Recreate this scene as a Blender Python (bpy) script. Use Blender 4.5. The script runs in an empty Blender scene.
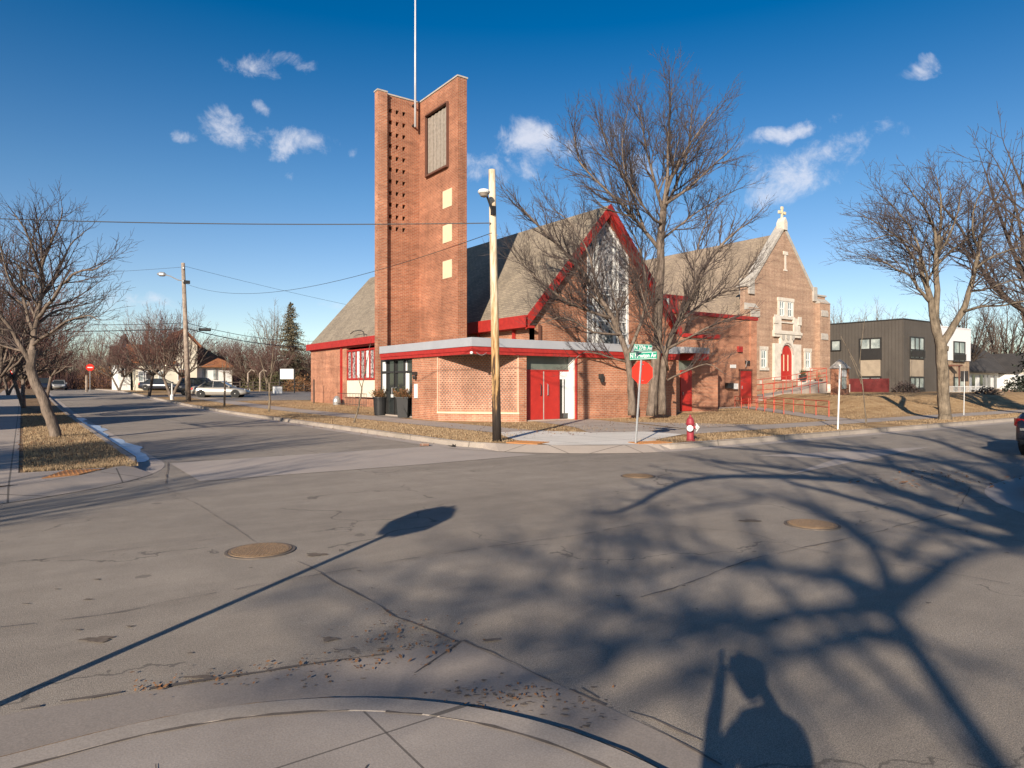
import bpy, bmesh, math, random
from mathutils import Vector, Matrix, Quaternion
R_ = math.radians
random.seed(7)
sc = bpy.context.scene
COL = sc.collection
CAMZ = 1.62
TH = math.atan(490/683.0)
CT, ST = math.cos(TH), math.sin(TH)
F = 683.0
# World frame: +X runs along the cross street, +Y along the side street. The photographer stands at the origin.
def V(X, Y, z=0.0):            # metres right of / ahead of the photographer -> world
    return Vector((CT*X+ST*Y, -ST*X+CT*Y, z))
def P(px, py, z=0.0):          # where a sight line meets level z
    Y = (CAMZ-z)*F/(py-384.0); return V((px-512)/F*Y, Y, z)
def AX(px, b):                 # x coordinate on a wall y = b
    k = (px-512)/F; return b*(ST+k*CT)/(CT-k*ST)
def BY(px, a):                 # y coordinate on a wall x = a
    k = (px-512)/F; return a*(CT-k*ST)/(ST+k*CT)
def DEP(a, b): return ST*a+CT*b
def ZZ(py, a, b): return CAMZ+(384.0-py)/F*DEP(a, b)
def ss(t):
    t = max(0.0, min(1.0, t)); return t*t*(3-2*t)
def RISE(b): return .75*ss((b-35)/65.0)
def mound(a, b):
    if b < 15.3: return 0
    aw = 28.6+(b-14.6)*.80
    return .78*ss((b-15.3)/4.2)*ss((a-aw)/5.0)*(1-ss((a-70)/9.0))
def H(a, b): return RISE(b)+.13+mound(a, b)

# ------------------------------------------------------------- materials
class NT:
    def __init__(s, name):
        s.m = bpy.data.materials.new(name); s.m.use_nodes = True
        s.t = s.m.node_tree; s.t.nodes.clear()
        s.out = s.n('ShaderNodeOutputMaterial'); s.b = s.n('ShaderNodeBsdfPrincipled')
        s.l(s.b.outputs[0], s.out.inputs[0])
    def n(s, typ, **kw):
        x = s.t.nodes.new(typ)
        for k, v in kw.items(): setattr(x, k, v)
        return x
    def l(s, a, b): s.t.links.new(a, b)
    def math(s, op, a, b=None, c=None, clamp=False):
        x = s.n('ShaderNodeMath', operation=op); x.use_clamp = clamp
        for i, v in enumerate((a, b, c)):
            if v is None: continue
            if isinstance(v, (int, float)): x.inputs[i].default_value = v
            else: s.l(v, x.inputs[i])
        return x.outputs[0]
    def pos(s):
        if not hasattr(s, 'g'): s.g = s.n('ShaderNodeNewGeometry')
        return s.g.outputs['Position']
    def noise(s, scale, vec=None, detail=5, rough=.6):
        x = s.n('ShaderNodeTexNoise'); x.inputs['Scale'].default_value = scale
        x.inputs['Detail'].default_value = detail; x.inputs['Roughness'].default_value = rough
        s.l(vec if vec is not None else s.pos(), x.inputs['Vector']); return x.outputs['Fac']
    def ramp(s, fac, stops):
        x = s.n('ShaderNodeValToRGB'); e = x.color_ramp.elements
        e[0].position, e[0].color = stops[0][0], (*stops[0][1], 1)
        e[1].position, e[1].color = stops[-1][0], (*stops[-1][1], 1)
        for p, c in stops[1:-1]:
            q = e.new(p); q.color = (*c, 1)
        s.l(fac, x.inputs[0]); return x.outputs[0]
    def mix(s, fac, a, b, mode='MIX'):
        x = s.n('ShaderNodeMix', data_type='RGBA', blend_type=mode)
        for i, v in ((0, fac), (6, a), (7, b)):
            if isinstance(v, (int, float)): x.inputs[i].default_value = v
            elif isinstance(v, tuple): x.inputs[i].default_value = (*v, 1)
            else: s.l(v, x.inputs[i])
        return x.outputs[2]
    def bump(s, h, strength=.3, dist=.01):
        x = s.n('ShaderNodeBump'); x.inputs['Strength'].default_value = strength
        x.inputs['Distance'].default_value = dist; s.l(h, x.inputs['Height'])
        s.l(x.outputs[0], s.b.inputs['Normal'])
    def col(s, c):
        if isinstance(c, tuple): s.b.inputs['Base Color'].default_value = (*c, 1)
        else: s.l(c, s.b.inputs['Base Color'])
    def wall_uv(s, vscale=1.0):
        g = s.pos(); sp = s.n('ShaderNodeSeparateXYZ'); s.l(g, sp.inputs[0])
        sn = s.n('ShaderNodeSeparateXYZ'); s.l(s.g.outputs['True Normal'], sn.inputs[0])
        ln = s.math('SQRT', s.math('ADD', s.math('MULTIPLY', sn.outputs[0], sn.outputs[0]), s.math('ADD', s.math('MULTIPLY', sn.outputs[1], sn.outputs[1]), 1e-5)))
        u = s.math('DIVIDE', s.math('SUBTRACT', s.math('MULTIPLY', sp.outputs[1], sn.outputs[0]), s.math('MULTIPLY', sp.outputs[0], sn.outputs[1])), ln)
        v = s.math('MULTIPLY', sp.outputs[2], vscale)
        c = s.n('ShaderNodeCombineXYZ'); s.l(u, c.inputs[0]); s.l(v, c.inputs[1]); return c.outputs[0]

def plain(name, c, c2=None, scale=3.0, rough=.7, bump=0, bscale=40, metal=0, spec=None, dist=.01):
    t = NT(name)
    if c2 is None: c2 = tuple(x*.82 for x in c)
    f = t.noise(scale); t.col(t.ramp(f, [(.3, c2), (.7, c)]))
    t.b.inputs['Roughness'].default_value = rough; t.b.inputs['Metallic'].default_value = metal
    if spec is not None: t.b.inputs['Specular IOR Level'].default_value = spec
    if bump: t.bump(t.noise(bscale), bump, dist)
    return t.m

def brick(name, c1, c2, mortar, bw=.22, bh=.075, ms=.011, stain=(.6, 1.08), vs=1.0, off=.5):
    t = NT(name); uv = t.wall_uv(vs)
    x = t.n('ShaderNodeTexBrick'); x.offset = off
    t.l(uv, x.inputs['Vector']); x.inputs['Scale'].default_value = 1
    x.inputs['Color1'].default_value = (*c1, 1); x.inputs['Color2'].default_value = (*c2, 1)
    x.inputs['Mortar'].default_value = (*mortar, 1); x.inputs['Mortar Size'].default_value = ms
    x.inputs['Brick Width'].default_value = bw; x.inputs['Row Height'].default_value = bh
    x.inputs['Mortar Smooth'].default_value = .1
    st = t.ramp(t.noise(.55, detail=8, rough=.65), [(.3, (stain[0],)*3), (.7, (stain[1],)*3)])
    fine = t.ramp(t.noise(6, detail=3), [(.3, (.86,)*3), (.7, (1.08,)*3)])
    # horizontal course-to-course colour change of a hand laid wall
    mp = t.n('ShaderNodeMapping'); mp.inputs['Scale'].default_value = (.12, 3.2, 1); t.l(uv, mp.inputs[0])
    row = t.ramp(t.noise(1.0, vec=mp.outputs[0], detail=4), [(.35, (.84, .8, .78)), (.65, (1.1, 1.08, 1.06))])
    ms_ = t.n('ShaderNodeMapping'); ms_.inputs['Scale'].default_value = (2.2, .12, 1); t.l(uv, ms_.inputs[0])
    strk = t.ramp(t.noise(1.0, vec=ms_.outputs[0], detail=6, rough=.7), [(.3, (.8, .78, .77)), (.55, (1.03,)*3)])
    c = t.mix(1.0, x.outputs['Color'], st, 'MULTIPLY'); c = t.mix(1.0, c, fine, 'MULTIPLY'); c = t.mix(1.0, c, strk, 'MULTIPLY'); c = t.mix(1.0, c, row, 'MULTIPLY')
    t.col(c); t.b.inputs['Roughness'].default_value = .88
    t.bump(t.math('MULTIPLY', x.outputs['Fac'], -1.0), .2, .004)
    return t.m

def shingle(name, c1, c2, dark):
    t = NT(name); uv = t.wall_uv(1.35)
    x = t.n('ShaderNodeTexBrick'); x.offset = .37
    t.l(uv, x.inputs['Vector']); x.inputs['Scale'].default_value = 1
    x.inputs['Color1'].default_value = (*c1, 1); x.inputs['Color2'].default_value = (*c2, 1)
    x.inputs['Mortar'].default_value = (*dark, 1); x.inputs['Mortar Size'].default_value = .012
    x.inputs['Brick Width'].default_value = .33; x.inputs['Row Height'].default_value = .14
    st = t.ramp(t.noise(.6, detail=7), [(.3, (.75,)*3), (.7, (1.12,)*3)])
    t.col(t.mix(1.0, x.outputs['Color'], st, 'MULTIPLY')); t.b.inputs['Roughness'].default_value = .95
    t.bump(t.noise(40), .4, .01)
    return t.m

def glass(name, c=(.03, .04, .045), rough=.06, c2=None, scale=2.0):
    t = NT(name)
    t.col(t.ramp(t.noise(scale), [(.4, c), (.62, c2)]) if c2 else c)
    t.b.inputs['Roughness'].default_value = rough; t.b.inputs['Specular IOR Level'].default_value = .8
    t.bump(t.noise(1.3, detail=1), .05, .02)
    return t.m

def asphalt(name, base, dark, light, crackscale=.35):
    t = NT(name)
    big = t.ramp(t.noise(.22, detail=8, rough=.62), [(.3, dark), (.52, base), (.72, light)])
    sp = t.mix(1.0, t.ramp(t.noise(170, detail=2, rough=.8), [(.36, (.5,)*3), (.5, (1.0,)*3), (.66, (1.45, 1.42, 1.36))]), t.ramp(t.noise(60, detail=3, rough=.8), [(.35, (.8,)*3), (.5, (1.0,)*3), (.66, (1.16,)*3)]), 'MULTIPLY')
    md = t.ramp(t.noise(2.3, detail=6, rough=.7), [(.3, (.88,)*3), (.7, (1.1,)*3)])
    mp = t.n('ShaderNodeMapping'); mp.inputs['Scale'].default_value = (.25, 3.0, 1); t.l(t.pos(), mp.inputs[0])
    wear = t.ramp(t.noise(.5, vec=mp.outputs[0], detail=5), [(.35, (.9,)*3), (.65, (1.06,)*3)])
    c = t.mix(1.0, big, sp, 'MULTIPLY'); c = t.mix(1.0, c, md, 'MULTIPLY'); c = t.mix(1.0, c, wear, 'MULTIPLY')
    # oil spots and small tar specks
    v = t.n('ShaderNodeTexVoronoi'); v.inputs['Scale'].default_value = .9; t.l(t.pos(), v.inputs['Vector'])
    nz = t.math('MULTIPLY', t.noise(7, detail=4), .12)
    spot = t.math('LESS_THAN', t.math('ADD', v.outputs['Distance'], nz), .115)
    c = t.mix(t.math('MULTIPLY', spot, .4), c, (.06, .052, .045))
    # hairline cracks
    w = t.n('ShaderNodeTexVoronoi', feature='DISTANCE_TO_EDGE'); w.inputs['Scale'].default_value = crackscale
    nv = t.n('ShaderNodeTexNoise'); nv.inputs['Scale'].default_value = 1.6; nv.inputs['Detail'].default_value = 6; t.l(t.pos(), nv.inputs['Vector'])
    vm = t.n('ShaderNodeVectorMath', operation='MULTIPLY_ADD'); t.l(nv.outputs['Color'], vm.inputs[0]); vm.inputs[1].default_value = (1.2, 1.2, 0); t.l(t.pos(), vm.inputs[2])
    t.l(vm.outputs[0], w.inputs['Vector'])
    ck = t.math('LESS_THAN', w.outputs['Distance'], .0035)
    ckm = t.math('MULTIPLY', ck, t.math('GREATER_THAN', t.noise(.4, detail=3), .5))
    c = t.mix(t.math('MULTIPLY', ckm, .5), c, (.05, .045, .04))
    t.col(c); t.b.inputs['Roughness'].default_value = .82; t.b.inputs['Specular IOR Level'].default_value = .35
    t.bump(t.noise(150, detail=2, rough=.8), .7, .008)
    return t.m

def concrete(name, base, dark, jx=1.5, jy=1.5, seam=.012):
    t = NT(name)
    big = t.ramp(t.noise(.9, detail=8, rough=.65), [(.3, dark), (.65, base)])
    sp = t.ramp(t.noise(110, detail=2), [(.35, (.86,)*3), (.65, (1.08,)*3)])
    c = t.mix(1.0, big, sp, 'MULTIPLY')
    if jx:
        s = t.n('ShaderNodeSeparateXYZ'); t.l(t.pos(), s.inputs[0])
        for k, j in ((0, jx), (1, jy)):
            f = t.math('FRACT', t.math('DIVIDE', t.math('ADD', s.outputs[k], 300.17), j))
            m = t.math('LESS_THAN', f, seam/j*1.6)
            c = t.mix(t.math('MULTIPLY', m, .75), c, (.07, .06, .05))
    t.col(c); t.b.inputs['Roughness'].default_value = .85
    t.bump(t.noise(90, detail=3), .25, .004)
    return t.m

def grassmat(name, cols, scale=1.2):
    t = NT(name)
    a = t.ramp(t.noise(scale, detail=10, rough=.75), [(.32, cols[0]), (.5, cols[1]), (.7, cols[2])])
    f = t.ramp(t.noise(60, detail=6, rough=.85), [(.3, (.72, .7, .66)), (.5, (1.0,)*3), (.72, (1.2, 1.16, 1.1))])
    t.col(t.mix(1.0, a, f, 'MULTIPLY')); t.b.inputs['Roughness'].default_value = .95
    t.b.inputs['Specular IOR Level'].default_value = .1
    t.bump(t.noise(60, detail=5, rough=.85), .6, .02)
    return t.m

def bark(name, c, c2, scale=9):
    t = NT(name)
    mp = t.n('ShaderNodeMapping'); mp.inputs['Scale'].default_value = (1, 1, .22); t.l(t.pos(), mp.inputs[0])
    f = t.noise(scale, vec=mp.outputs[0], detail=8, rough=.7)
    t.col(t.ramp(f, [(.32, c2), (.62, c)])); t.b.inputs['Roughness'].default_value = .92
    t.b.inputs['Specular IOR Level'].default_value = .2
    t.col(t.mix(1.0, t.ramp(f, [(.3, c2), (.6, c)]), t.ramp(t.noise(3.5, detail=6), [(.32, (.62,)*3), (.68, (1.15,)*3)]), 'MULTIPLY'))
    t.bump(f, 1.0, .06); return t.m

M = {}
M['brick'] = brick('orange_red_brick', (.57, .222, .115), (.42, .146, .075), (.53, .375, .27), ms=.011)
M['brick_tower'] = brick('tower_red_brick', (.46, .165, .082), (.33, .105, .053), (.43, .29, .2), ms=.010, stain=(.66, 1.06))
M['brick_buff'] = brick('brown_buff_brick', (.49, .31, .205), (.37, .2, .13), (.48, .39, .3), stain=(.78, 1.06))
M['brick_pattern'] = brick('pink_mortar_brick', (.52, .25, .155), (.45, .2, .125), (.55, .36, .26), ms=.011, bw=.2)
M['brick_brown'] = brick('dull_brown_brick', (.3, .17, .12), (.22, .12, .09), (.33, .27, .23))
M['brick_tan'] = brick('tan_brick', (.42, .3, .19), (.34, .23, .14), (.45, .38, .3))
M['red'] = plain('red_paint', (.44, .03, .022), (.3, .02, .016), rough=.6, scale=5, bump=.15, bscale=12)
M['red_door'] = plain('red_door_paint', (.5, .03, .02), (.4, .024, .017), rough=.5, scale=3.5)
M['red_rail'] = plain('weathered_red_rail', (.55, .09, .05), (.42, .07, .04), rough=.6)
M['shingle'] = shingle('grey_brown_shingles', (.34, .28, .205), (.25, .205, .155), (.14, .115, .09))
M['shingle_old'] = shingle('tan_grey_shingles', (.36, .28, .2), (.26, .2, .15), (.15, .115, .085))
M['shingle_dark'] = shingle('dark_grey_shingles', (.075, .065, .06), (.055, .05, .047), (.03, .028, .026))
M['shingle_orange'] = shingle('orange_roof_tiles', (.42, .17, .07), (.32, .12, .055), (.14, .06, .03))
M['grey_metal'] = plain('blue_grey_fascia_metal', (.4, .41, .44), (.34, .35, .38), rough=.5, scale=1.0)
M['galv'] = plain('galvanised_steel', (.5, .5, .5), (.38, .38, .38), rough=.45, metal=.6, scale=20)
M['dark_metal'] = plain('dark_metal', (.035, .033, .032), rough=.5)
M['black'] = plain('black_plastic', (.02, .02, .021), rough=.55)
M['mast'] = plain('pale_mast_paint', (.62, .62, .64), rough=.4)
M['cream'] = plain('cream_panel', (.72, .6, .4), (.62, .52, .35), rough=.8, scale=4)
M['pale_mortar'] = plain('pale_mortar_strip', (.58, .42, .3), (.5, .35, .25), rough=.9, scale=5)
M['cream_wall'] = plain('cream_stucco', (.75, .69, .55), (.68, .62, .5), rough=.9, scale=1.5, bump=.3)
M['white'] = plain('white_paint', (.78, .78, .76), (.72, .72, .7), rough=.6)
M['stone'] = plain('pale_cut_stone', (.72, .66, .57), (.52, .47, .4), rough=.85, scale=2.2, bump=.3, bscale=18)
M['stone_grey'] = plain('weathered_coping_stone', (.5, .46, .4), (.34, .31, .28), rough=.9, scale=3, bump=.4, bscale=14)
M['louver'] = plain('weathered_grey_louvre', (.36, .31, .26), (.22, .19, .16), rough=.85, scale=7)
M['brown_trim'] = plain('brown_trim', (.14, .06, .04), rough=.7)
M['glass'] = glass('dark_window_glass')
M['glass_mid'] = glass('pale_curtained_glass', (.2, .24, .24), .12, (.5, .55, .52), 1.0)
M['glass_store'] = glass('entry_glass', (.03, .034, .034), .04)
M['stained'] = glass('leaded_stained_glass', (.035, .038, .045), .25, (.56, .54, .52), 9)
M['transom'] = plain('grey_green_soffit_panel', (.17, .19, .16), (.1, .12, .1), rough=.6, scale=1.5)
M['asphalt'] = asphalt('worn_street_asphalt', (.335, .287, .238), (.28, .24, .2), (.39, .335, .28))
M['lot'] = asphalt('lot_asphalt', (.29, .25, .22), (.24, .21, .185), (.34, .3, .265), .6)
M['apron'] = concrete('street_apron_concrete', (.47, .4, .345), (.4, .34, .295), 0)
M['gutter'] = concrete('gutter_concrete', (.33, .28, .24), (.25, .215, .185), 0)
M['kerb'] = concrete('kerb_concrete', (.42, .36, .31), (.28, .24, .2), 3.0, 3.0, .02)
M['walk'] = concrete('sidewalk_concrete', (.46, .385, .325), (.37, .31, .26), 1.5, 1.5, .016)
M['walk_new'] = concrete('new_pale_concrete', (.8, .74, .66), (.7, .65, .57), 1.8, 1.8, .014)
M['walk_near'] = concrete('old_sidewalk_concrete', (.4, .345, .3), (.27, .23, .2), 1.5, 1.5, .007)
M['lawn'] = grassmat('dormant_lawn', ((.2, .115, .055), (.42, .275, .145), (.54, .395, .23)))
M['lawn_dark'] = grassmat('dormant_grass_with_leaves', ((.1, .062, .037), (.25, .165, .1), (.4, .3, .195)), 1.9)
M['blade'] = plain('straw_grass_blades', (.5, .37, .22), (.2, .125, .07), scale=6, rough=.9)
M['far_ground'] = grassmat('far_ground', ((.12, .09, .05), (.2, .15, .08), (.25, .19, .11)), .1)
M['tar'] = plain('crack_tar', (.09, .073, .06), (.16, .13, .108), rough=.85, scale=12)
M['grit'] = plain('dirt_and_grit', (.2, .155, .12), (.1, .078, .06), rough=.95, scale=20)
M['iron'] = plain('rusty_cast_iron', (.33, .22, .13), (.2, .135, .08), rough=.6, scale=30, metal=.2, bump=.6, bscale=60)
M['tactile'] = plain('rust_tactile_plate', (.5, .23, .08), (.38, .17, .06), rough=.75, scale=8)
M['ice'] = plain('gutter_ice', (.55, .66, .82), (.22, .28, .38), rough=.35, scale=1.6, bump=.2, bscale=5)  # ice whose blue is reflected sky, put into the base colour
M['bark'] = bark('grey_brown_bark', (.25, .195, .155), (.1, .078, .062))
M['bark_tan'] = bark('tan_grey_bark', (.27, .215, .155), (.1, .078, .058))  # tan-grey bark colour of the right verge tree and saplings
M['bark_dark'] = bark('dark_brown_bark', (.13, .1, .08), (.06, .045, .038))
M['twig'] = plain('brown_grey_twigs', (.1, .073, .064), (.062, .047, .043), rough=.9, scale=2)
M['twig_red'] = plain('reddish_twigs', (.17, .085, .07), (.1, .055, .047), rough=.9, scale=1)
M['twig_tan'] = plain('tan_twigs', (.25, .19, .14), (.15, .115, .09), rough=.9, scale=1)
M['fruit'] = plain('dried_red_fruit', (.2, .05, .035), (.13, .05, .035), rough=.8, scale=2)
M['leafdry'] = plain('dry_brown_leaves', (.28, .13, .05), (.17, .085, .04), rough=.9, scale=3)
M['spruce'] = plain('spruce_needles', (.18, .15, .09), (.1, .085, .055), rough=.9, scale=3)
M['spruce_dk'] = plain('dark_spruce_needles', (.035, .045, .03), (.02, .028, .02), rough=.9, scale=3)
M['evergreen'] = plain('olive_shrub_leaves', (.12, .115, .045), (.07, .07, .03), rough=.9, scale=2)
# street-light pole: pale upper wood, dark creosoted foot, streaky
t = NT('stained_pole_wood'); sp = t.n('ShaderNodeSeparateXYZ'); t.l(t.pos(), sp.inputs[0])
mp = t.n('ShaderNodeMapping'); mp.inputs['Scale'].default_value = (1, 1, .13); t.l(t.pos(), mp.inputs[0])
f = t.noise(7, vec=mp.outputs[0], detail=6)
hz = t.math('ADD', t.math('DIVIDE', sp.outputs[2], 4.4), t.math('MULTIPLY', t.math('SUBTRACT', f, .5), 1.5))
t.col(t.ramp(hz, [(.2, (.03, .022, .018)), (.4, (.09, .05, .025)), (.5, (.42, .25, .1)), (.75, (.55, .41, .24)), (1.0, (.66, .55, .4))]))
f2 = t.ramp(t.noise(14, vec=mp.outputs[0], detail=6), [(.33, (.55, .45, .35)), (.55, (1.05,)*3)])
t.col(t.mix(1.0, t.b.inputs['Base Color'].links[0].from_socket, f2, 'MULTIPLY'))
t.b.inputs['Roughness'].default_value = .85; t.bump(f, .4, .01); M['pole'] = t.m
M['pole_grey'] = bark('weathered_grey_pole', (.42, .34, .27), (.26, .2, .16), 6)
M['green'] = plain('street_sign_green', (.0, .34, .22), (.0, .3, .19), rough=.4)
M['stopred'] = plain('sign_red', (.72, .035, .015), (.66, .03, .015), rough=.4)
M['hydrant'] = plain('faded_crimson_paint', (.36, .035, .05), (.25, .025, .035), rough=.5, scale=9)
M['wire'] = plain('black_wire', (.03, .03, .032), rough=.6)
M['corr'] = None
t = NT('dark_corrugated_cladding'); sp = t.n('ShaderNodeSeparateXYZ'); uv = t.wall_uv(); t.l(uv, sp.inputs[0])
fr = t.math('FRACT', t.math('DIVIDE', sp.outputs[0], .3))
ed = t.math('LESS_THAN', fr, .12)
base = t.ramp(t.noise(.5), [(.3, (.075, .064, .054)), (.7, (.1, .086, .073))])
t.col(t.mix(ed, base, (.06, .05, .042))); t.b.inputs['Roughness'].default_value = .65; t.bump(ed, .5, .02); M['corr'] = t.m
M['white_clad'] = plain('white_cladding', (.8, .8, .82), (.76, .76, .78), rough=.6)
M['silver'] = plain('silver_car_paint', (.5, .47, .42), rough=.28, metal=.5)
M['darkcar'] = plain('dark_blue_car_paint', (.02, .025, .04), rough=.25, spec=.7)
M['chrome'] = plain('chrome_strip', (.8, .8, .82), rough=.15, metal=.9)
M['tyre'] = plain('tyre_rubber', (.02, .02, .02), rough=.85)
M['tail'] = plain('tail_light_red', (.6, .01, .015), rough=.25)
M['lens'] = plain('clear_lens', (.6, .62, .64), rough=.15)
M['skin'] = plain('skin', (.55, .35, .26), rough=.6)
M['jacket'] = plain('navy_jacket', (.04, .05, .08), rough=.9)
M['jeans'] = plain('blue_jeans', (.07, .1, .18), rough=.9)
M['hair'] = plain('brown_hair', (.06, .035, .02), rough=.8)

# ------------------------------------------------------------- mesh builder
class MB:
    def __init__(s): s.v = []; s.f = []
    def add(s, vs, fs):
        o = len(s.v); s.v += [tuple(x) for x in vs]; s.f += [tuple(i+o for i in q) for q in fs]; return s
    def box(s, x0, x1, y0, y1, z0, z1):
        if x0 > x1: x0, x1 = x1, x0
        if y0 > y1: y0, y1 = y1, y0
        v = [(x0,y0,z0),(x1,y0,z0),(x1,y1,z0),(x0,y1,z0),(x0,y0,z1),(x1,y0,z1),(x1,y1,z1),(x0,y1,z1)]
        return s.add(v, [(0,3,2,1),(4,5,6,7),(0,1,5,4),(1,2,6,5),(2,3,7,6),(3,0,4,7)])
    def poly(s, pts): return s.add(pts, [tuple(range(len(pts)))])
    def prism(s, pts, d):            # planar polygon extruded by vector d
        n = len(pts); d = Vector(d); a = [Vector(p) for p in pts]; nr = Vector((0,0,0))
        for i in range(n): nr += a[i].cross(a[(i+1) % n])
        if nr.dot(d) > 0: a.reverse()
        v = a+[p+d for p in a]
        f = [tuple(range(n)), tuple(range(2*n-1, n-1, -1))]
        for i in range(n): j = (i+1) % n; f.append((j, i, i+n, j+n))
        return s.add(v, f)
    def tube(s, pts, rad, n=6, cap=True):
        pts = [Vector(p) for p in pts]; o = len(s.v); m = len(pts)
        if not isinstance(rad, (list, tuple)): rad = [rad]*m
        ref = None
        for i, p in enumerate(pts):
            d = (pts[min(i+1, m-1)]-pts[max(i-1, 0)])
            if d.length < 1e-9: d = Vector((0,0,1))
            d.normalize()
            if ref is None: ref = Vector((1,0,0)) if abs(d.x) < .8 else Vector((0,1,0))
            u = (ref-d*ref.dot(d)).normalized(); w = d.cross(u); ref = u
            for k in range(n):
                a = 2*math.pi*k/n; s.v.append(tuple(p+(u*math.cos(a)+w*math.sin(a))*rad[i]))
        for i in range(m-1):
            for k in range(n):
                k2 = (k+1) % n; s.f.append((o+i*n+k, o+i*n+k2, o+(i+1)*n+k2, o+(i+1)*n+k))
        if cap: s.f.append(tuple(o+k for k in range(n-1, -1, -1))); s.f.append(tuple(o+(m-1)*n+k for k in range(n)))
        return s
    def lathe(s, prof, c=(0,0,0), n=16, axis=None):
        o = len(s.v); c = Vector(c); m = len(prof)
        q = Vector((0,0,1)).rotation_difference(Vector(axis)) if axis else Quaternion()
        for r, z in prof:
            for k in range(n):
                a = 2*math.pi*k/n; s.v.append(tuple(c+q @ Vector((r*math.cos(a), r*math.sin(a), z))))
        for i in range(m-1):
            for k in range(n):
                k2 = (k+1) % n; s.f.append((o+i*n+k, o+i*n+k2, o+(i+1)*n+k2, o+(i+1)*n+k))
        s.f.append(tuple(o+k for k in range(n-1, -1, -1))); s.f.append(tuple(o+(m-1)*n+k for k in range(n)))
        return s
    def parts(s, name, mat, parent=None, **k):
        par = list(range(len(s.v)))
        def find(i):
            while par[i] != i: par[i] = par[par[i]]; i = par[i]
            return i
        for f in s.f:
            for q in f[1:]:
                a, b = find(f[0]), find(q)
                if a != b: par[b] = a
        grp = {}
        for f in s.f: grp.setdefault(find(f[0]), []).append(f)
        out = []
        for fs in grp.values():
            m = MB(); ids = sorted({i for f in fs for i in f}); mp = {v: i for i, v in enumerate(ids)}
            m.add([s.v[i] for i in ids], [tuple(mp[i] for i in f) for f in fs]); out.append(m.obj(name, mat, parent, **k))
        return out[0]
    def obj(s, name, mat, parent=None, origin=None, smooth=False, bevel=0):
        if parent is not None: og = WORG[parent.name]
        elif origin is not None: og = Vector(origin)
        else:
            xs = [p[0] for p in s.v]; ys = [p[1] for p in s.v]; zs = [p[2] for p in s.v]
            og = Vector(((min(xs)+max(xs))/2, (min(ys)+max(ys))/2, min(zs)))
        me = bpy.data.meshes.new(name)
        me.from_pydata([(p[0]-og[0], p[1]-og[1], p[2]-og[2]) for p in s.v], [], s.f)
        if smooth:
            me.polygons.foreach_set('use_smooth', [True]*len(me.polygons))
        me.materials.append(mat); me.update()
        o = bpy.data.objects.new(name, me); COL.objects.link(o)
        if parent is not None: o.parent = parent
        else: o.location = og
        WORG[o.name] = Vector(og)
        if bevel:
            b = o.modifiers.new('bevel', 'BEVEL'); b.width = bevel; b.segments = 2; b.limit_method = 'ANGLE'
        return o
WORG = {}
def box(x0, x1, y0, y1, z0, z1): return MB().box(x0, x1, y0, y1, z0, z1)
def thing(name, label, cat, loc, group=None):
    o = bpy.data.objects.new(name, None); COL.objects.link(o); o.empty_display_size = .2
    o.location = loc; WORG[o.name] = Vector(loc); return tag(o, label, cat, group)
def tag(o, label, cat, group=None, kind=None):
    o['label'] = label; o['category'] = cat
    if group: o['group'] = group
    if kind: o['kind'] = kind
    return o
def struct(o): o['kind'] = 'structure'; return o
def copy_tree(o, loc, rz=0, sc_=1, label=None, group=None):
    c = o.copy(); COL.objects.link(c); c.location = loc; c.rotation_euler = (0, 0, rz)
    c.scale = (sc_, sc_, sc_) if not isinstance(sc_, tuple) else sc_
    if label: c['label'] = label
    if group: c['group'] = group
    WORG[c.name] = Vector(loc)
    def kids(src, dst):
        for ch in [x for x in src.children]:
            d = ch.copy(); COL.objects.link(d); d.parent = dst; kids(ch, d)
    kids(o, c); return c
# ------------------------------------------------------------- camera, light, sky
cam = bpy.data.cameras.new('camera'); co = bpy.data.objects.new('camera', cam); COL.objects.link(co)
cam.sensor_width = 36; cam.lens = F/1024*36; cam.clip_start = .02; cam.clip_end = 6000
co.location = (0, 0, CAMZ); co.rotation_euler = (R_(90), 0, -TH); sc.camera = co
ELEV = 20.6
SD = V(.309, .951); SD.z = 0; SD.normalize()      # horizontal direction the sunlight travels
el = R_(ELEV)
L = Vector((SD.x*math.cos(el), SD.y*math.cos(el), -math.sin(el)))
sun = bpy.data.lights.new('sun', 'SUN'); sun.energy = 5.0; sun.angle = R_(.53); sun.color = (1.0, .875, .72)
so = bpy.data.objects.new('sun', sun); COL.objects.link(so)
so.rotation_euler = L.to_track_quat('-Z', 'Y').to_euler()
so.location = (-30, -30, 30)
w = bpy.data.worlds.new('World'); sc.world = w; w.use_nodes = True
nt = w.node_tree; nt.nodes.clear()
def wn(t, **k):
    x = nt.nodes.new(t)
    for a, b in k.items(): setattr(x, a, b)
    return x
out = wn('ShaderNodeOutputWorld'); bg = wn('ShaderNodeBackground'); nt.links.new(bg.outputs[0], out.inputs[0])
sky = wn('ShaderNodeTexSky', sky_type='NISHITA'); sky.sun_disc = False; sky.sun_elevation = el
sky.sun_rotation = math.atan2(-SD.x, -SD.y); sky.air_density = 1.0; sky.dust_density = .25; sky.ozone_density = 2.2; sky.altitude = 250
bg.inputs['Strength'].default_value = .076
tc = wn('ShaderNodeTexCoord')
def wm(op, a, b=None, clamp=False, c=None):
    x = wn('ShaderNodeMath', operation=op); x.use_clamp = clamp
    for i, v in enumerate((a, b, c)):
        if v is None: continue
        if isinstance(v, (int, float)): x.inputs[i].default_value = v
        else: nt.links.new(v, x.inputs[i])
    return x.outputs[0]
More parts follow.
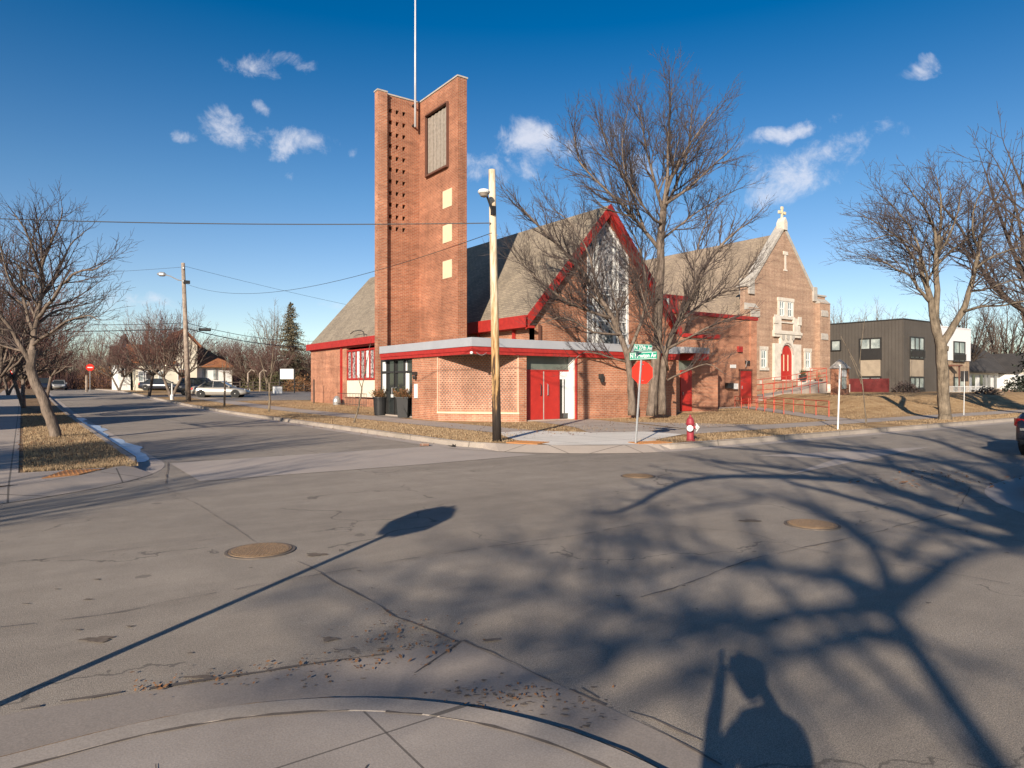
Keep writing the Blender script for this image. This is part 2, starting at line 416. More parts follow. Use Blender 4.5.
# small fair-weather clouds: fixed directions in the sky, broken up by noise
clouds = [(532,150,30,24,1.0),(515,160,24,14,.75),(556,152,22,14,.75),(478,172,17,13,.8),(494,176,14,10,.7),(582,148,24,16,.75),(612,138,26,14,.6),
          (640,170,34,14,.6),(232,130,26,12,1.0),(218,118,18,9,.8),(250,136,20,8,.8),(300,142,30,12,.9),(282,150,14,7,.6),(186,138,10,7,.85),(266,108,8,6,.8),(244,60,34,12,.65),(290,56,26,9,.75),
          (800,174,38,20,1.0),(778,190,24,16,1.0),(830,156,34,14,.9),(856,140,26,10,.65),(784,130,24,8,.95),(850,112,14,5,.6),
          (914,80,22,7,.9),(924,72,10,5,.7),(346,306,30,7,.6),(120,296,50,8,.6),(60,306,44,9,.55),(884,138,26,8,.5),(748,140,20,10,.5),(354,156,7,6,.55),(290,176,7,5,.5),
          (1000,300,70,20,.55),(940,332,60,16,.55),(890,308,40,8,.35)]
tot = None
nz = wn('ShaderNodeTexNoise'); nz.inputs['Scale'].default_value = 21; nz.inputs['Detail'].default_value = 9; nz.inputs['Roughness'].default_value = .68; nz.inputs['Distortion'].default_value = .35
nt.links.new(tc.outputs['Generated'], nz.inputs['Vector'])
nw = wn('ShaderNodeTexNoise'); nw.inputs['Scale'].default_value = 11; nw.inputs['Detail'].default_value = 5
nt.links.new(tc.outputs['Generated'], nw.inputs['Vector'])
ws = wn('ShaderNodeVectorMath', operation='MULTIPLY_ADD'); nt.links.new(nw.outputs['Color'], ws.inputs[0]); ws.inputs[1].default_value = (.07,.07,.07)
nt.links.new(tc.outputs['Generated'], ws.inputs[2])
for px, py, rx, ry, a in clouds:
    d = V((px-512), F, 384-py).normalized()
    rgt = d.cross(Vector((0,0,1))).normalized(); upv = rgt.cross(d).normalized()
    k = 1/math.sqrt(F*F+(px-512)**2+(384-py)**2)
    mp = wn('ShaderNodeMapping', vector_type='TEXTURE'); nt.links.new(ws.outputs[0], mp.inputs['Vector'])
    mp.inputs['Location'].default_value = d+Vector((.035,.035,.035))
    mp.inputs['Rotation'].default_value = Matrix((rgt, d, upv)).transposed().to_euler()
    mp.inputs['Scale'].default_value = (rx*k, .35, ry*k)
    dp = wn('ShaderNodeVectorMath', operation='DOT_PRODUCT'); nt.links.new(mp.outputs[0], dp.inputs[0]); nt.links.new(mp.outputs[0], dp.inputs[1])
    g = wm('MULTIPLY_ADD', dp.outputs['Value'], -.4*a, c=a)
    tot = g if tot is None else wm('MAXIMUM', tot, g)
tot = wm('MAXIMUM', tot, 0.0)
dens = wm('ADD', tot, wm('MULTIPLY', wm('SUBTRACT', nz.outputs['Fac'], .5), 2.6))
mr = wn('ShaderNodeMapRange'); mr.interpolation_type = 'SMOOTHSTEP'; nt.links.new(dens, mr.inputs[0]); mr.inputs[1].default_value = .34; mr.inputs[2].default_value = 1.4
msk = wm('MULTIPLY', mr.outputs[0], wm('GREATER_THAN', tot, .01))
msk = wm('MULTIPLY', msk, .74)
mx = wn('ShaderNodeMix', data_type='RGBA'); nt.links.new(msk, mx.inputs[0]); 
hs = wn('ShaderNodeHueSaturation'); sz = wn('ShaderNodeSeparateXYZ'); nt.links.new(tc.outputs['Generated'], sz.inputs[0])
zc_ = wm('MAXIMUM', sz.outputs[2], 0.0)
nt.links.new(wm('MINIMUM', wm('ADD', wm('MULTIPLY', zc_, .9), 1.06), 1.5), hs.inputs['Saturation']); nt.links.new(wm('MAXIMUM', wm('SUBTRACT', .522, wm('MULTIPLY', zc_, .07)), .504), hs.inputs['Hue']); nt.links.new(wm('MAXIMUM', wm('SUBTRACT', 1.26, wm('MULTIPLY', zc_, .68)), .6), hs.inputs['Value'])
nt.links.new(sky.outputs[0], hs.inputs['Color']); nt.links.new(hs.outputs[0], mx.inputs[6]); mx.inputs[7].default_value = (8.2, 8.2, 8.8, 1)
nt.links.new(mx.outputs[2], bg.inputs[0])
vs = sc.view_settings; vs.view_transform = 'Standard'; vs.look = 'None'; vs.gamma = 1; vs.use_curve_mapping = False; vs.exposure = .55
sc.cycles.max_bounces = 4; sc.cycles.diffuse_bounces = 2; sc.cycles.glossy_bounces = 2

# ------------------------------------------------------------- ground
def frange(a, b, st):
    n = max(1, int(round((b-a)/st))); return [a+(b-a)*i/n for i in range(n+1)]
def sheet(name, avals, bvals, hf, mat):
    m = MB(); na = len(avals)
    for b in bvals:
        for a in avals: m.v.append((a, b, hf(a, b)))
    for j in range(len(bvals)-1):
        for i in range(na-1): m.f.append((j*na+i, j*na+i+1, (j+1)*na+i+1, (j+1)*na+i))
    o = m.obj(name, mat, origin=(0, 0, 0), smooth=True); return struct(o)
def rowsheet(name, amin, amax, bvals, svals, hf, mat):
    m = MB(); na = len(svals)
    for b in bvals:
        x0, x1 = amin(b), amax(b)
        for s_ in svals:
            a = x0+(x1-x0)*s_; m.v.append((a, b, hf(a, b)))
    for j in range(len(bvals)-1):
        for i in range(na-1): m.f.append((j*na+i, j*na+i+1, (j+1)*na+i+1, (j+1)*na+i))
    return struct(m.obj(name, mat, origin=(0, 0, 0), smooth=True))
far = [-4000,-1500,-600,-300,-160]+frange(-120,200,10)+[300,600,1500,4000]
sheet('ground', far, far, lambda a, b: RISE(b)-.25, M['far_ground'])
sheet('road', frange(-70,150,2), frange(-60,150,2), lambda a, b: RISE(b), M['asphalt'])
# blocks: outlines and their lawns.  Corner arcs: centre, radius
def arcmin(cx, cy, r, far_edge):        # left edge of the church block
    def f(b):
        if b >= cy: return far_edge
        d = max(0, r*r-(cy-b)**2); return cx-math.sqrt(d)
    return f
KR = 4.5
bl = [11.4,11.42,11.5,11.65,11.9,12.3,12.8,13.4,14.1,15,15.9]+frange(16.5,36,.75)+frange(37,100,3)+frange(104,150,6)
sv = [0,.002,.005,.01,.02,.03]+frange(.04,.5,.0075)+frange(.52,1,.03)
rowsheet('church_lawn', arcmin(13.65,15.9,KR-.0,9.15), lambda b: 150, bl, sv, H, M['lawn'])
lm = lambda b: (1.9 if b >= 15.9 else -2.6+math.sqrt(max(0, KR*KR-(15.9-b)**2)))
rowsheet('verge_grass', lambda b: -70, lm, bl, [0,.3,.5,.7,.8,.9,.95,.98,1], lambda a, b: RISE(b)+.13, M['lawn_dark'])
nb = [4,3.98,3.9,3.7,3.4,3.0,2.5,2,1.5,1.0,0,-2,-6,-15,-30,-60][::-1]
nb2 = [3.62,3.6,3.5,3.35,3.1,2.8,2.4,2.1,1.74,1.0,0,-2,-6,-15,-30,-60][::-1]
nm = lambda b: (2.15 if b <= 1.74 else .27+math.sqrt(max(0, 1.88**2-(b-1.74)**2)))
rowsheet('near_verge', lambda b: -70, nm, nb2, [0,.3,.6,.8,.88,.93,.96,.98,1], lambda a, b: .04, M['lawn_dark'])
rm = lambda b: (9.3 if b <= 0 else 13.3-math.sqrt(max(0, 16-(b-0)**2)))
rowsheet('right_verge', rm, lambda b: 150, nb, [0,.005,.02,.05,.1,.2,.4,.7,1], lambda a, b: .13, M['lawn'])
def arc(cx, cy, r, a0, a1, n=16): return [(cx+r*math.cos(R_(a0+(a1-a0)*i/n)), cy+r*math.sin(R_(a0+(a1-a0)*i/n))) for i in range(n+1)]
def line2(p, q, st=2.0):
    n = max(1, int(math.hypot(q[0]-p[0], q[1]-p[1])/st)); return [(p[0]+(q[0]-p[0])*i/n, p[1]+(q[1]-p[1])*i/n) for i in range(n+1)]
def sweep(name, path, prof, mat, dip=None):
    """prof: list of (outward offset, height); outward = to the right of travel"""
    m = MB(); n = len(path); k = len(prof)
    for i, (a, b) in enumerate(path):
        p0 = path[max(0, i-1)]; p1 = path[min(n-1, i+1)]
        dx, dy = p1[0]-p0[0], p1[1]-p0[1]; q = math.hypot(dx, dy); nx, ny = dy/q, -dx/q
        for (o, h) in prof:
            hh = h*(dip(a, b) if dip else 1) if h > .02 else h
            m.v.append((a+nx*o, b+ny*o, RISE(b)+hh))
    for i in range(n-1):
        for j in range(k-1): m.f.append((i*k+j, i*k+j+1, (i+1)*k+j+1, (i+1)*k+j))
    return struct(m.obj(name, mat, origin=(0, 0, 0)))
kprof = [(.0, -.03), (-.02, .125), (-.035, .142), (-.16, .1392), (-.165, .12)]
gprof = [(.48, .004), (.0, .006)]
def polysheet(name, pts, mat, z): return struct(MB().poly([(p[0], p[1], z(p[0], p[1]) if callable(z) else z) for p in pts]).obj(name, mat, origin=(0,0,0)))
def rampdip(pts, w):
    def f(a, b):
        d = min(math.hypot(a-x, b-y) for x, y in pts); return .12+.88*ss((d-w)/.8)
    return f
# church block (travel so that the road is on the right hand): from far along side street down, round, along the cross street
pc = line2((9.15,150),(9.15,15.9))[:-1]+arc(13.65,15.9,KR,180,270)+line2((13.65,11.4),(150,11.4))[1:]
pc = pc[::-1]
# outward must point to the road: reversed travel (from right to left) puts road on the left, so flip offsets
fl = lambda pr: [(-o, h) for o, h in pr]
drops = [(10.6,12.6),(11.9,11.75)]
sweep('kerb', pc, fl(kprof), M['kerb'])
sweep('gutter', pc, fl(gprof), M['apron'])
pl = line2((1.9,150),(1.9,15.9))[:-1]+arc(-2.6,15.9,KR,0,-90)+line2((-2.6,11.4),(-70,11.4))[1:]
sweep('kerb', pl, fl(kprof), M['kerb'])
sweep('gutter', pl, fl(gprof), M['apron'])
pn = line2((2.15,-60),(2.15,1.74))[:-1]+arc(.27,1.74,1.88,0,90,24)+line2((.27,3.62),(-3,3.62),.3)[1:]+line2((-3,3.62),(-70,3.62))[1:]
sweep('kerb', pn, [(.0, -.03), (-.015, .038), (-.03, .05), (-.16, .05), (-.165, .0455)], M['kerb'])
polysheet('gutter', [(-40,3.3),(1.2,3.45),(2.05,2.4),(2.0,-40),(2.7,-40),(2.5,1.0),(2.38,2.5),(2.25,3.67),(0,4.15),(-40,4.3)], M['gutter'], .005)
pr = line2((150,4.0),(13.3,4.0))[:-1]+arc(13.3,0,4.0,90,180)+line2((9.3,0),(9.3,-60))[1:]
sweep('kerb', pr, kprof, M['kerb']); sweep('gutter', pr, gprof, M['apron'])
def slab(name, a0, a1, b0, b1, mat, dz=.008, st=1.5, hf=H):
    return sheet(name, frange(a0,a1,st), frange(b0,b1,st), lambda a, b: hf(a, b)+dz, mat)
def ramp_out(cx, cy, r, a0, a1, w_, mat, sgn=1):
    m = MB(); pts = arc(cx, cy, r, a0, a1, 14)
    for i in range(14):
        def pp_(q, d, z):
            vx, vy = q[0]-cx, q[1]-cy; l = math.hypot(vx, vy); return (q[0]+vx/l*d, q[1]+vy/l*d, z)
        t0 = min(1, min(i, 14-i)/2.0); t1 = min(1, min(i+1, 13-i)/2.0)
        e0, e1 = max(.03, w_*t0), max(.03, w_*t1)
        m.poly([pp_(pts[i], -.03, .1455), pp_(pts[i], e0, .007), pp_(pts[i+1], e1, .007), pp_(pts[i+1], -.03, .1455)])
    return struct(m.obj('kerb_ramp', M[mat], origin=(0,0,0)))
ramp_out(13.65, 15.9, KR, 200, 262, .5, 'walk'); ramp_out(-2.6, 15.9, KR, -18, -70, .5, 'walk')
# sidewalks
slab('sidewalk', 11.7, 13.3, 17.2, 75, M['walk'])
slab('sidewalk', 15.8, 140, 13.4, 14.9, M['walk'])
polysheet('sidewalk', [(10.42,12.88),(12.55,11.57),(13.8,12.6),(15.8,13.4),(15.8,14.9),(14.2,15.6),(13.3,17.2),(11.7,17.2),(10.6,14.6)], M['walk_new'], H(12,14)+.012)
slab('sidewalk', -1.7, -.05, 14.0, 150, M['walk'], hf=lambda a, b: RISE(b)+.13)
slab('sidewalk', -60, -.05, 12.4, 14.0, M['walk'], hf=lambda a, b: RISE(b)+.13, dz=.01)
polysheet('sidewalk', [(-.05,12.25),(.55,12.85),(1.05,13.5),(1.2,14.0),(-.05,14.0)], M['walk'], .143)
# near corner: paved all the way to the kerb
nearp = [(-.7,-8)]+[(1.995,-8),(1.995,1.74)]+arc(.27,1.74,1.725,0,90,24)+[(-8,3.465),(-8,1.2),(-.7,1.2)]
polysheet('sidewalk', nearp, M['walk_near'], .0465)
slab('sidewalk', 14.0, 140, .5, 2.0, M['walk'], hf=lambda a, b: .13)
# path from the red entrance doors, and the long walk to the small side door
polysheet('church_path', [(14.0,15.5),(15.8,14.9),(17.6,14.9),(18.4,17.5),(19.4,21.3),(16.4,21.3),(15.9,19.4),(15.3,17.6)], M['walk'], H(17,18)+.016)
polysheet('church_path', [(17.8,14.93),(22,14.93),(21.0,16.2),(19.2,19.2),(18.6,17.2)], M['walk'], H(18,16)+.013)
polysheet('church_path', [(26.4,14.9),(28.2,14.9),(38.6,26.6),(38.6,27.5),(26.9,26.9),(26.9,26.0),(36.3,26.0)], M['walk'], lambda a, b: RISE(b)+.13+.02)
polysheet('church_path', [(13.3,27.0),(14.3,26.5),(14.3,29.6),(13.3,29.6)], M['walk'], .15)
# parking lot
sheet('parking_lot', frange(13.3,44,3), frange(55,82,3), lambda a, b: RISE(b)+.15, M['lot'])
sheet('driveway', frange(9.2,13.3,1), frange(66,71,1), lambda a, b: RISE(b)+.14, M['lot'])
# street concrete apron across the mouth of the side street, odd lighter patches
polysheet('street_apron', [(2.4,12.25),(6.5,12.2),(9.55,12.35),(9.3,13.2),(8.72,14.6),(8.68,15.6),(5.2,15.5),(2.45,15.35)], M['apron'], .006)
polysheet('road_patch', [(AX(820,11),8.0),(11.0,7.0),(14.3,7.9),(13.4,9.3)], M['apron'], .006)
# cracks and tar seams: wandering thin strips
def seam(pts, w=.02, jit=.05, mat='tar', z=.0105):
    m = MB(); path = []
    for i in range(len(pts)-1):
        p, q = Vector(pts[i][:2]), Vector(pts[i+1][:2]); n = max(2, int((q-p).length/.12))
        for k in range(n): path.append(p.lerp(q, k/n))
    path.append(Vector(pts[-1][:2])); off = 0; n = len(path); o = []
    for i, p in enumerate(path):
        d = (path[min(n-1, i+1)]-path[max(0, i-1)]).normalized(); nr = Vector((-d.y, d.x))
        off = off*.8+random.uniform(-jit, jit)*.5
        ww = w*random.uniform(.12, .75)
        o.append((p+nr*(off-ww/2), p+nr*(off+ww/2)))
    for i in range(n-1):
        if random.random() < .09: continue
        a, b = o[i]; c, e = o[i+1]
        m.poly([(a.x, a.y, z), (b.x, b.y, z), (e.x, e.y, z), (c.x, c.y, z)])
    return m
def G(px, py): return P(px, py, .0)
cr = MB()
def cadd(m): cr.add(m.v, m.f)
cadd(seam([G(-60,636),G(120,612),G(250,587),G(330,573),G(420,558),G(560,538),G(640,524)], .018, .03))
cadd(seam([G(640,524),G(740,532),G(800,548),G(860,560),G(1010,585)], .012, .04))
cadd(seam([G(322,574),G(352,590),G(400,617),G(462,642)], .03, .04))
cadd(seam([G(462,642),G(520,667),G(586,700),G(650,722),G(700,745)], .025, .03))
cadd(seam([G(462,642),G(430,665),G(384,697)], .02, .01))
cadd(seam([G(466,643),G(500,640)], .05, .03))
cadd(seam([G(165,487),G(215,515),G(262,545),G(322,574)], .012, .02))
cadd(seam([G(640,598),G(700,580),G(745,562),G(800,549),G(872,534),G(956,512),G(970,486)], .022, .03))
cadd(seam([G(166,484),G(168,463)], .035, .01)); cadd(seam([G(390,465),G(430,472),G(520,488),G(600,497)], .012, .03))
cadd(seam([G(20,712),G(60,704),G(150,690),G(240,676),G(330,662),G(384,655)], .045, .02))
cadd(seam([G(0,538),G(150,532),G(300,522)], .008, .02))
cadd(seam([G(580,690),G(640,724),G(720,768)], .02, .02))
# long seams further out, parallel to the streets
cadd(seam([(5.6,15.6),(5.5,60)], .02, .02)); cadd(seam([(14,7.6),(60,7.7)], .02, .02)); cadd(seam([(-40,7.8),(2,7.6)], .015, .02))
struct(cr.obj('road_cracks', M['tar'], origin=(0,0,0)))
# sidewalk cracks on the near corner
ck = MB()
for m in (seam([(1.75,1.5),(-.3,1.3)], .012, .006, z=.0515), seam([(.27+1.71*math.cos(R_(x_)),1.74+1.71*math.sin(R_(x_))) for x_ in range(0,95,6)]+[(-3,3.45)], .035, .006, z=.0515), seam([(.45,3.15),(.2,1.4)], .012, .006, z=.0515), seam([(1.25,2.72),(.7,2.2),(.25,1.5)], .015, .008, z=.0515)): ck.add(m.v, m.f)
struct(ck.obj('sidewalk_cracks', M['tar'], origin=(0,0,0)))
# dirt spots
BZ = [.0072]
def blot(m, c, rx, ry, z=None, n=22, z_=None):
    BZ[0] += .00002; z = BZ[0]; rx *= .8; ry *= .7
    ph = random.random()*6; c = Vector(c[:2])
    rot = Matrix.Rotation(-TH, 2)
    pts = []
    for i in range(n):
        a = 2*math.pi*i/n; r = 1+.25*math.sin(3*a+ph)+.18*math.sin(7*a+ph*2)+random.uniform(-.12,.12)
        q = rot @ Vector((math.cos(a)*rx*r, math.sin(a)*ry*r)); pts.append((c.x+q.x, c.y+q.y, z))
    m.poly(pts)
bm_ = MB()
for px, py, rx, ry in ((98,640,.12,.07),(316,555,.12,.08),(750,521,.16,.09),(88,600,.04,.02),(97,580,.03,.02),(130,627,.03,.02),(330,640,.06,.05),(385,650,.05,.03),(200,678,.1,.03)):
    blot(bm_, P(px, py, 0), rx, ry)
for k in range(60):
    blot(bm_, V(random.uniform(-8,8), random.uniform(4,13)), random.uniform(.01,.035), random.uniform(.008,.02), n=9)
for cx_, cy_, sx_, sy_, n_ in ((262,682,60,6,60),(350,655,34,7,50),(490,692,36,8,110),(545,702,34,8,90),(590,712,20,8,50),(400,632,26,7,40),(250,560,50,14,16),(740,560,120,40,26)):
    for k in range(n_//3):
        blot(bm_, P(random.gauss(cx_, sx_), max(520, random.gauss(cy_, sy_)), 0), abs(random.gauss(.008,.008))+.004, abs(random.gauss(.006,.006))+.003, n=11, z_=.0165)
struct(bm_.obj('road_dirt', M['grit'], origin=(0,0,0)))
# fallen leaves in the gutter and over the verge
lf = MB()
def leafq(p, s, z):
    a = random.random()*6.28; t_ = random.uniform(-.5,.5); u = Vector((math.cos(a), math.sin(a), t_))*s; v_ = Vector((-math.sin(a), math.cos(a), random.uniform(-.4,.4)))*s*.6
    c = Vector((p[0], p[1], z+s*.5)); lf.poly([c-u, c-v_*.8, c+u*.8, c+v_])
for k in range(150):
    q = random.random(); px = 130+330*q; py = 692-42*q+random.gauss(0, 7)
    g = P(px, py, 0); leafq(g, random.uniform(.008,.02), .01)
for k in range(110):
    g = P(random.gauss(400, 30), random.gauss(632, 9), 0); leafq(g, random.uniform(.008,.018), .01)
for k in range(70):
    g = P(random.gauss(510,38), random.gauss(700,9), 0); leafq(g, random.uniform(.007,.016), .01)
for k in range(900):
    a = random.uniform(-.1,1.75); b = random.uniform(14.2,44); leafq((a,b), random.uniform(.02,.05), RISE(b)+.14)
for k in range(500):
    a = random.gauss(9.0,.14); b = random.uniform(16,60); leafq((a,b), random.uniform(.015,.04), RISE(b)+(.012 if a < 9.1 else .15))
for k in range(900):
    a = random.uniform(9.4,26); b = 14.9+abs(random.gauss(0,3)); 
    if b < 21: leafq((a,b), random.uniform(.02,.045), H(a,b)+.01)
for k in range(140):
    leafq((random.uniform(10.9,14),random.uniform(4.2,6.0)), random.uniform(.015,.05), .01)
tag(lf.obj('fallen_leaves', M['leafdry'], origin=(0,0,0)), 'dry brown leaves and litter strewn in gutters and on verges', 'leaves', kind='stuff')
# dormant grass: many thin straw blades over the verges and lawns
gb = MB()
def blade(a, b, h, z):
    an = random.random()*6.28; w_ = .004+.004*random.random(); dx, dy = math.cos(an)*w_, math.sin(an)*w_
    lx, ly = random.uniform(-.5,.5)*h, random.uniform(-.5,.5)*h
    gb.add([(a-dx,b-dy,z),(a+dx,b+dy,z),(a+lx,b+ly,z+h)], [(0,1,2)])
def onpath(a, b):
    if 11.6 < a < 13.4 and b > 16: return True
    if 13.3 < b < 15.0 and a > 14: return True
    if a < 16 and b < 15.7 and a > 9.2: return a+b < 30.6 and not (b < 12.9 and a > 13) and not (a < 10.6 and b > 14.4)
    if 15.0 < a < 19.5 and 14.9 < b < 21.6: return 15.6+(b-15)*.12 < a
    aw = 27.2+(b-14.6)*.86
    return abs(a-aw) < 1.1
for k in range(30000):
    a = random.uniform(.02,1.72); b = 14.1+27*random.random()**1.6; blade(a, b, random.uniform(.02,.07), RISE(b)+.13)
for k in range(20000):
    a = random.uniform(9.35,11.65); b = 14+38*random.random()**1.4; 
    if not onpath(a, b): blade(a, b, random.uniform(.02,.07), H(a,b))
for k in range(60000):
    a = random.uniform(12.5,50); b = 11.6+16*random.random()**1.5
    if onpath(a, b): continue
    if b > 21.5 and a < 27.2: continue
    blade(a, b, random.uniform(.02,.075), H(a,b))
for k in range(6000):
    a = random.uniform(13.4,18); b = random.uniform(31,56); blade(a, b, random.uniform(.03,.1), H(a,b))
tag(gb.obj('dormant_grass', M['blade'], origin=(0,0,0)), 'straw-coloured dormant grass covering the verges and church lawn', 'grass', kind='stuff')
# ice / meltwater in the left gutter
ic = MB(); pts = []; bs = frange(15.9,38,.35)
Lf = [1.92]*len(bs); Rt = [2.3+.14*math.sin(b*.7)+.07*math.sin(b*2.3)+random.uniform(-.03,.03) for b in bs]
for i in range(len(bs)-1):
    ic.poly([(Lf[i],bs[i],.0125+RISE(bs[i])),(Rt[i],bs[i],.0125+RISE(bs[i])),(Rt[i+1],bs[i+1],.0125+RISE(bs[i+1])),(Lf[i+1],bs[i+1],.0125+RISE(bs[i+1]))])
struct(ic.obj('water', M['ice'], origin=(0,0,0), smooth=True))
# manhole covers
def manhole(px, py, r, label):
    c = P(px, py, 0); t_ = thing('manhole_cover', label, 'manhole cover', (c.x, c.y, 0), 'manhole covers in the crossing')
    MB().lathe([(r*1.12,0),(r*1.12,.009),(r*1.02,.011),(r*1.02,.0)], (c.x,c.y,0), 40).obj('rim', M['tar'], t_)
    m = MB().lathe([(r,0),(r,.016),(r*.3,.017),(r*.02,.017)], (c.x,c.y,0), 40)
    for ring in range(1, 8):
        rr = r*ring/8.2; n = int(ring*6)
        for k in range(n):
            a = 2*math.pi*k/n; x, y = c.x+rr*math.cos(a), c.y+rr*math.sin(a); m.box(x-.013,x+.013,y-.013,y+.013,.015,.022)
    m.obj('lid', M['iron'], t_)
manhole(260.5, 551, .29, 'round rusty manhole cover nearest the camera, left of the octagonal sign shadow')
manhole(812, 525, .27, 'round manhole cover in the right foreground among branch shadows')
manhole(638, 476.5, .27, 'far manhole cover in the road below the hydrant and stop sign')
# tactile plates on the ramps
def plate(pts, label):
    z = .152; m = MB().prism([(x, y, z-.02) for x, y in pts], (0,0,.024))
    cx = sum(p[0] for p in pts)/len(pts); cy = sum(p[1] for p in pts)/len(pts)
    for i in range(-12,13):
        for j in range(-12,13):
            x, y = cx+i*.065, cy+j*.065
            ins = all((pts[(k+1)%len(pts)][0]-pts[k][0])*(y-pts[k][1])-(pts[(k+1)%len(pts)][1]-pts[k][1])*(x-pts[k][0]) > .01 for k in range(len(pts)))
            if ins: m.box(x-.012,x+.012,y-.012,y+.012,z+.003,z+.009)
    tag(m.obj('tactile_plate', M['tactile']), label, 'tactile paving', 'rust-coloured tactile plates at the ramps')
plate([(.25,12.93),(.75,13.1),(1.12,13.72),(.6,13.9)], 'rusty tactile plate in the sidewalk beside the leaning tree verge')
plate([(9.9,14.05),(10.25,13.22),(10.85,13.5),(10.5,14.3)], 'orange tactile plate at the foot of the wooden street light pole')
plate([(12.3,11.78),(13.3,11.62),(13.4,12.15),(12.45,12.32)], 'orange tactile plate to the left of the stop sign post')
# loose things at the gutter
c = P(424.5, 446, .0)
m = MB(); rot = Matrix.Rotation(.5, 3, 'Z')
def rb(m, c, dims, rz, z0=0):
    x, y, z = dims; q = Matrix.Rotation(rz, 3, 'Z'); vs = []
    for k in ((-1,-1,0),(1,-1,0),(1,1,0),(-1,1,0),(-1,-1,1),(1,-1,1),(1,1,1),(-1,1,1)):
        p = q @ Vector((k[0]*x/2, k[1]*y/2, z0+k[2]*z)); vs.append(p+Vector(c))
    m.add(vs, [(0,3,2,1),(4,5,6,7),(0,1,5,4),(1,2,6,5),(2,3,7,6),(3,0,4,7)])
rb(m, c+Vector((0,0,.01)), (.24,.1,.07), -TH+.1)
tag(m.obj('loose_brick', M['brick_brown'], bevel=.006), 'single loose brown brick lying in the gutter left of the wooden pole', 'brick')
c = P(452, 447.5, 0); m = MB()
for k in range(5):
    a = k*1.3; m.poly([c+Vector((0,0,.02)), c+Vector((math.cos(a)*.13,math.sin(a)*.1,.01+.02*k)), c+Vector((math.cos(a+.8)*.1,math.sin(a+.8)*.12,.09-.012*k))])
tag(m.obj('crumpled_rag', M['dark_metal']), 'small dark crumpled rag on the kerb between brick and wooden pole', 'litter')
# ------------------------------------------------------------- modern brick church with corner tower
GX, GY = 18.2, 24.4           # left foot of the street gable
RX, RZ, EZ = 23.2, 10.3, 4.66 # ridge, ridge height, eave height
BX = 28.2; NB = 52.1
ch = thing('church', 'orange brick modern church with tall corner bell tower, red trim and steep shingle roof', 'church', (14, 22, .13))
g0 = .05
w = MB()
# low corner wing: walls as thick slabs with openings left between them
WT = 3.0
w.box(13.7,14.0,24.3,26.5,g0,WT)                                    # short wall left of the patterned one
w.box(16.22,16.22-.34,21.62,22.4,g0,WT)                               # pier left of the red doors
w.box(18.75,25.0,21.6,21.9,g0,WT); w.box(24.7,25.0,21.9,24.35,g0,WT)
w.parts('wall', M['brick'], ch)
# patterned chamfer wall
pA, pB = Vector((13.7,24.3,0)), Vector((15.88,21.62,0)); dv = (pB-pA).normalized(); nv = Vector((dv.y,-dv.x,0))
if nv.dot(Vector((-1,-1,0))) < 0: nv = -nv
def onch(s, o, z): return pA+dv*s+nv*o+Vector((0,0,z))
Lc = (pB-pA).length
def chbox(m, s0, s1, o0, o1, z0, z1):
    v = [onch(s0,o0,z0),onch(s1,o0,z0),onch(s1,o1,z0),onch(s0,o1,z0),onch(s0,o0,z1),onch(s1,o0,z1),onch(s1,o1,z1),onch(s0,o1,z1)]
    m.add(v, [(0,3,2,1),(4,5,6,7),(0,1,5,4),(1,2,6,5),(2,3,7,6),(3,0,4,7)])
m = MB(); chbox(m, .02, Lc-.02, -.3, 0, g0, WT)
pw = m.obj('patterned_wall', M['brick_pattern'], ch)
m = MB(); d2 = MB()
zz = .62; r = 0
while zz < 2.72:
    s = .12+(r % 2)*.065
    while s < Lc-.16:
        chbox(m, s, s+.062, .0, .024, zz, zz+.05); s += .13
    zz += .08; r += 1
m.obj('projecting_bricks', M['brick_brown'], pw)
m = MB(); chbox(m, .0, Lc, 0, .05, .43, .5); m.obj('stone_ledge', M['cream'], pw)
m = MB(); chbox(m, .0, .04, .0, .03, .5, WT); chbox(m, Lc-.08, Lc-.03, 0, .03, .5, WT); m.parts('corner_strip', M['pale_mortar'], pw)
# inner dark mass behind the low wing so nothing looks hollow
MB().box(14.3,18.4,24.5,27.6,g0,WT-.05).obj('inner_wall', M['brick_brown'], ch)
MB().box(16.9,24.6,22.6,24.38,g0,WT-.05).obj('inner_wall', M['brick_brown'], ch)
# canopy roof following the two streets, its point over the corner
CY = BY(379.5,13.55)
ca = [(13.6,30.7),(13.6,21.5),(25.1,21.5),(25.1,24.4),(16.4,24.4),(16.2,30.7)]
cz0, cz1, cz2 = 2.74, 3.03, 3.36
cn = MB().prism([(x,y,cz0+.02) for x, y in [(13.66,CY),(13.66,21.56),(25.04,21.56),(25.04,24.38),(16.46,24.38),(16.26,CY)]], (0,0,.55)).obj('canopy', M['transom'], ch)
def fascia(z0, z1, out, mat, nm):
    m = MB(); m.box(13.6-out,13.66,21.5-out,CY,z0,z1); m.box(13.66,25.1,21.5-out,21.56,z0,z1); m.box(25.06,25.12,21.56,24.38,z0,z1)
    m.obj(nm, M[mat], cn)
fascia(cz0, cz0+.12, .0, 'red', 'red_fascia'); fascia(cz0+.12, cz1, .03, 'red', 'red_fascia'); fascia(cz1, cz2, .06, 'grey_metal', 'metal_fascia')
MB().lathe([(.03,0),(.055,.03),(.06,.08),(.03,.12)], (13.56,21.45,cz0+.05), 10, axis=(-.7,-.7,-.2)).obj('floodlight', M['white'], cn)
tp = [Vector((13.75+.45*i/6, 21.44, cz0+.06-.1*math.sin(math.pi*i/6))) for i in range(7)]
MB().tube(tp, .012, 5).obj('conduit', M['galv'], cn)
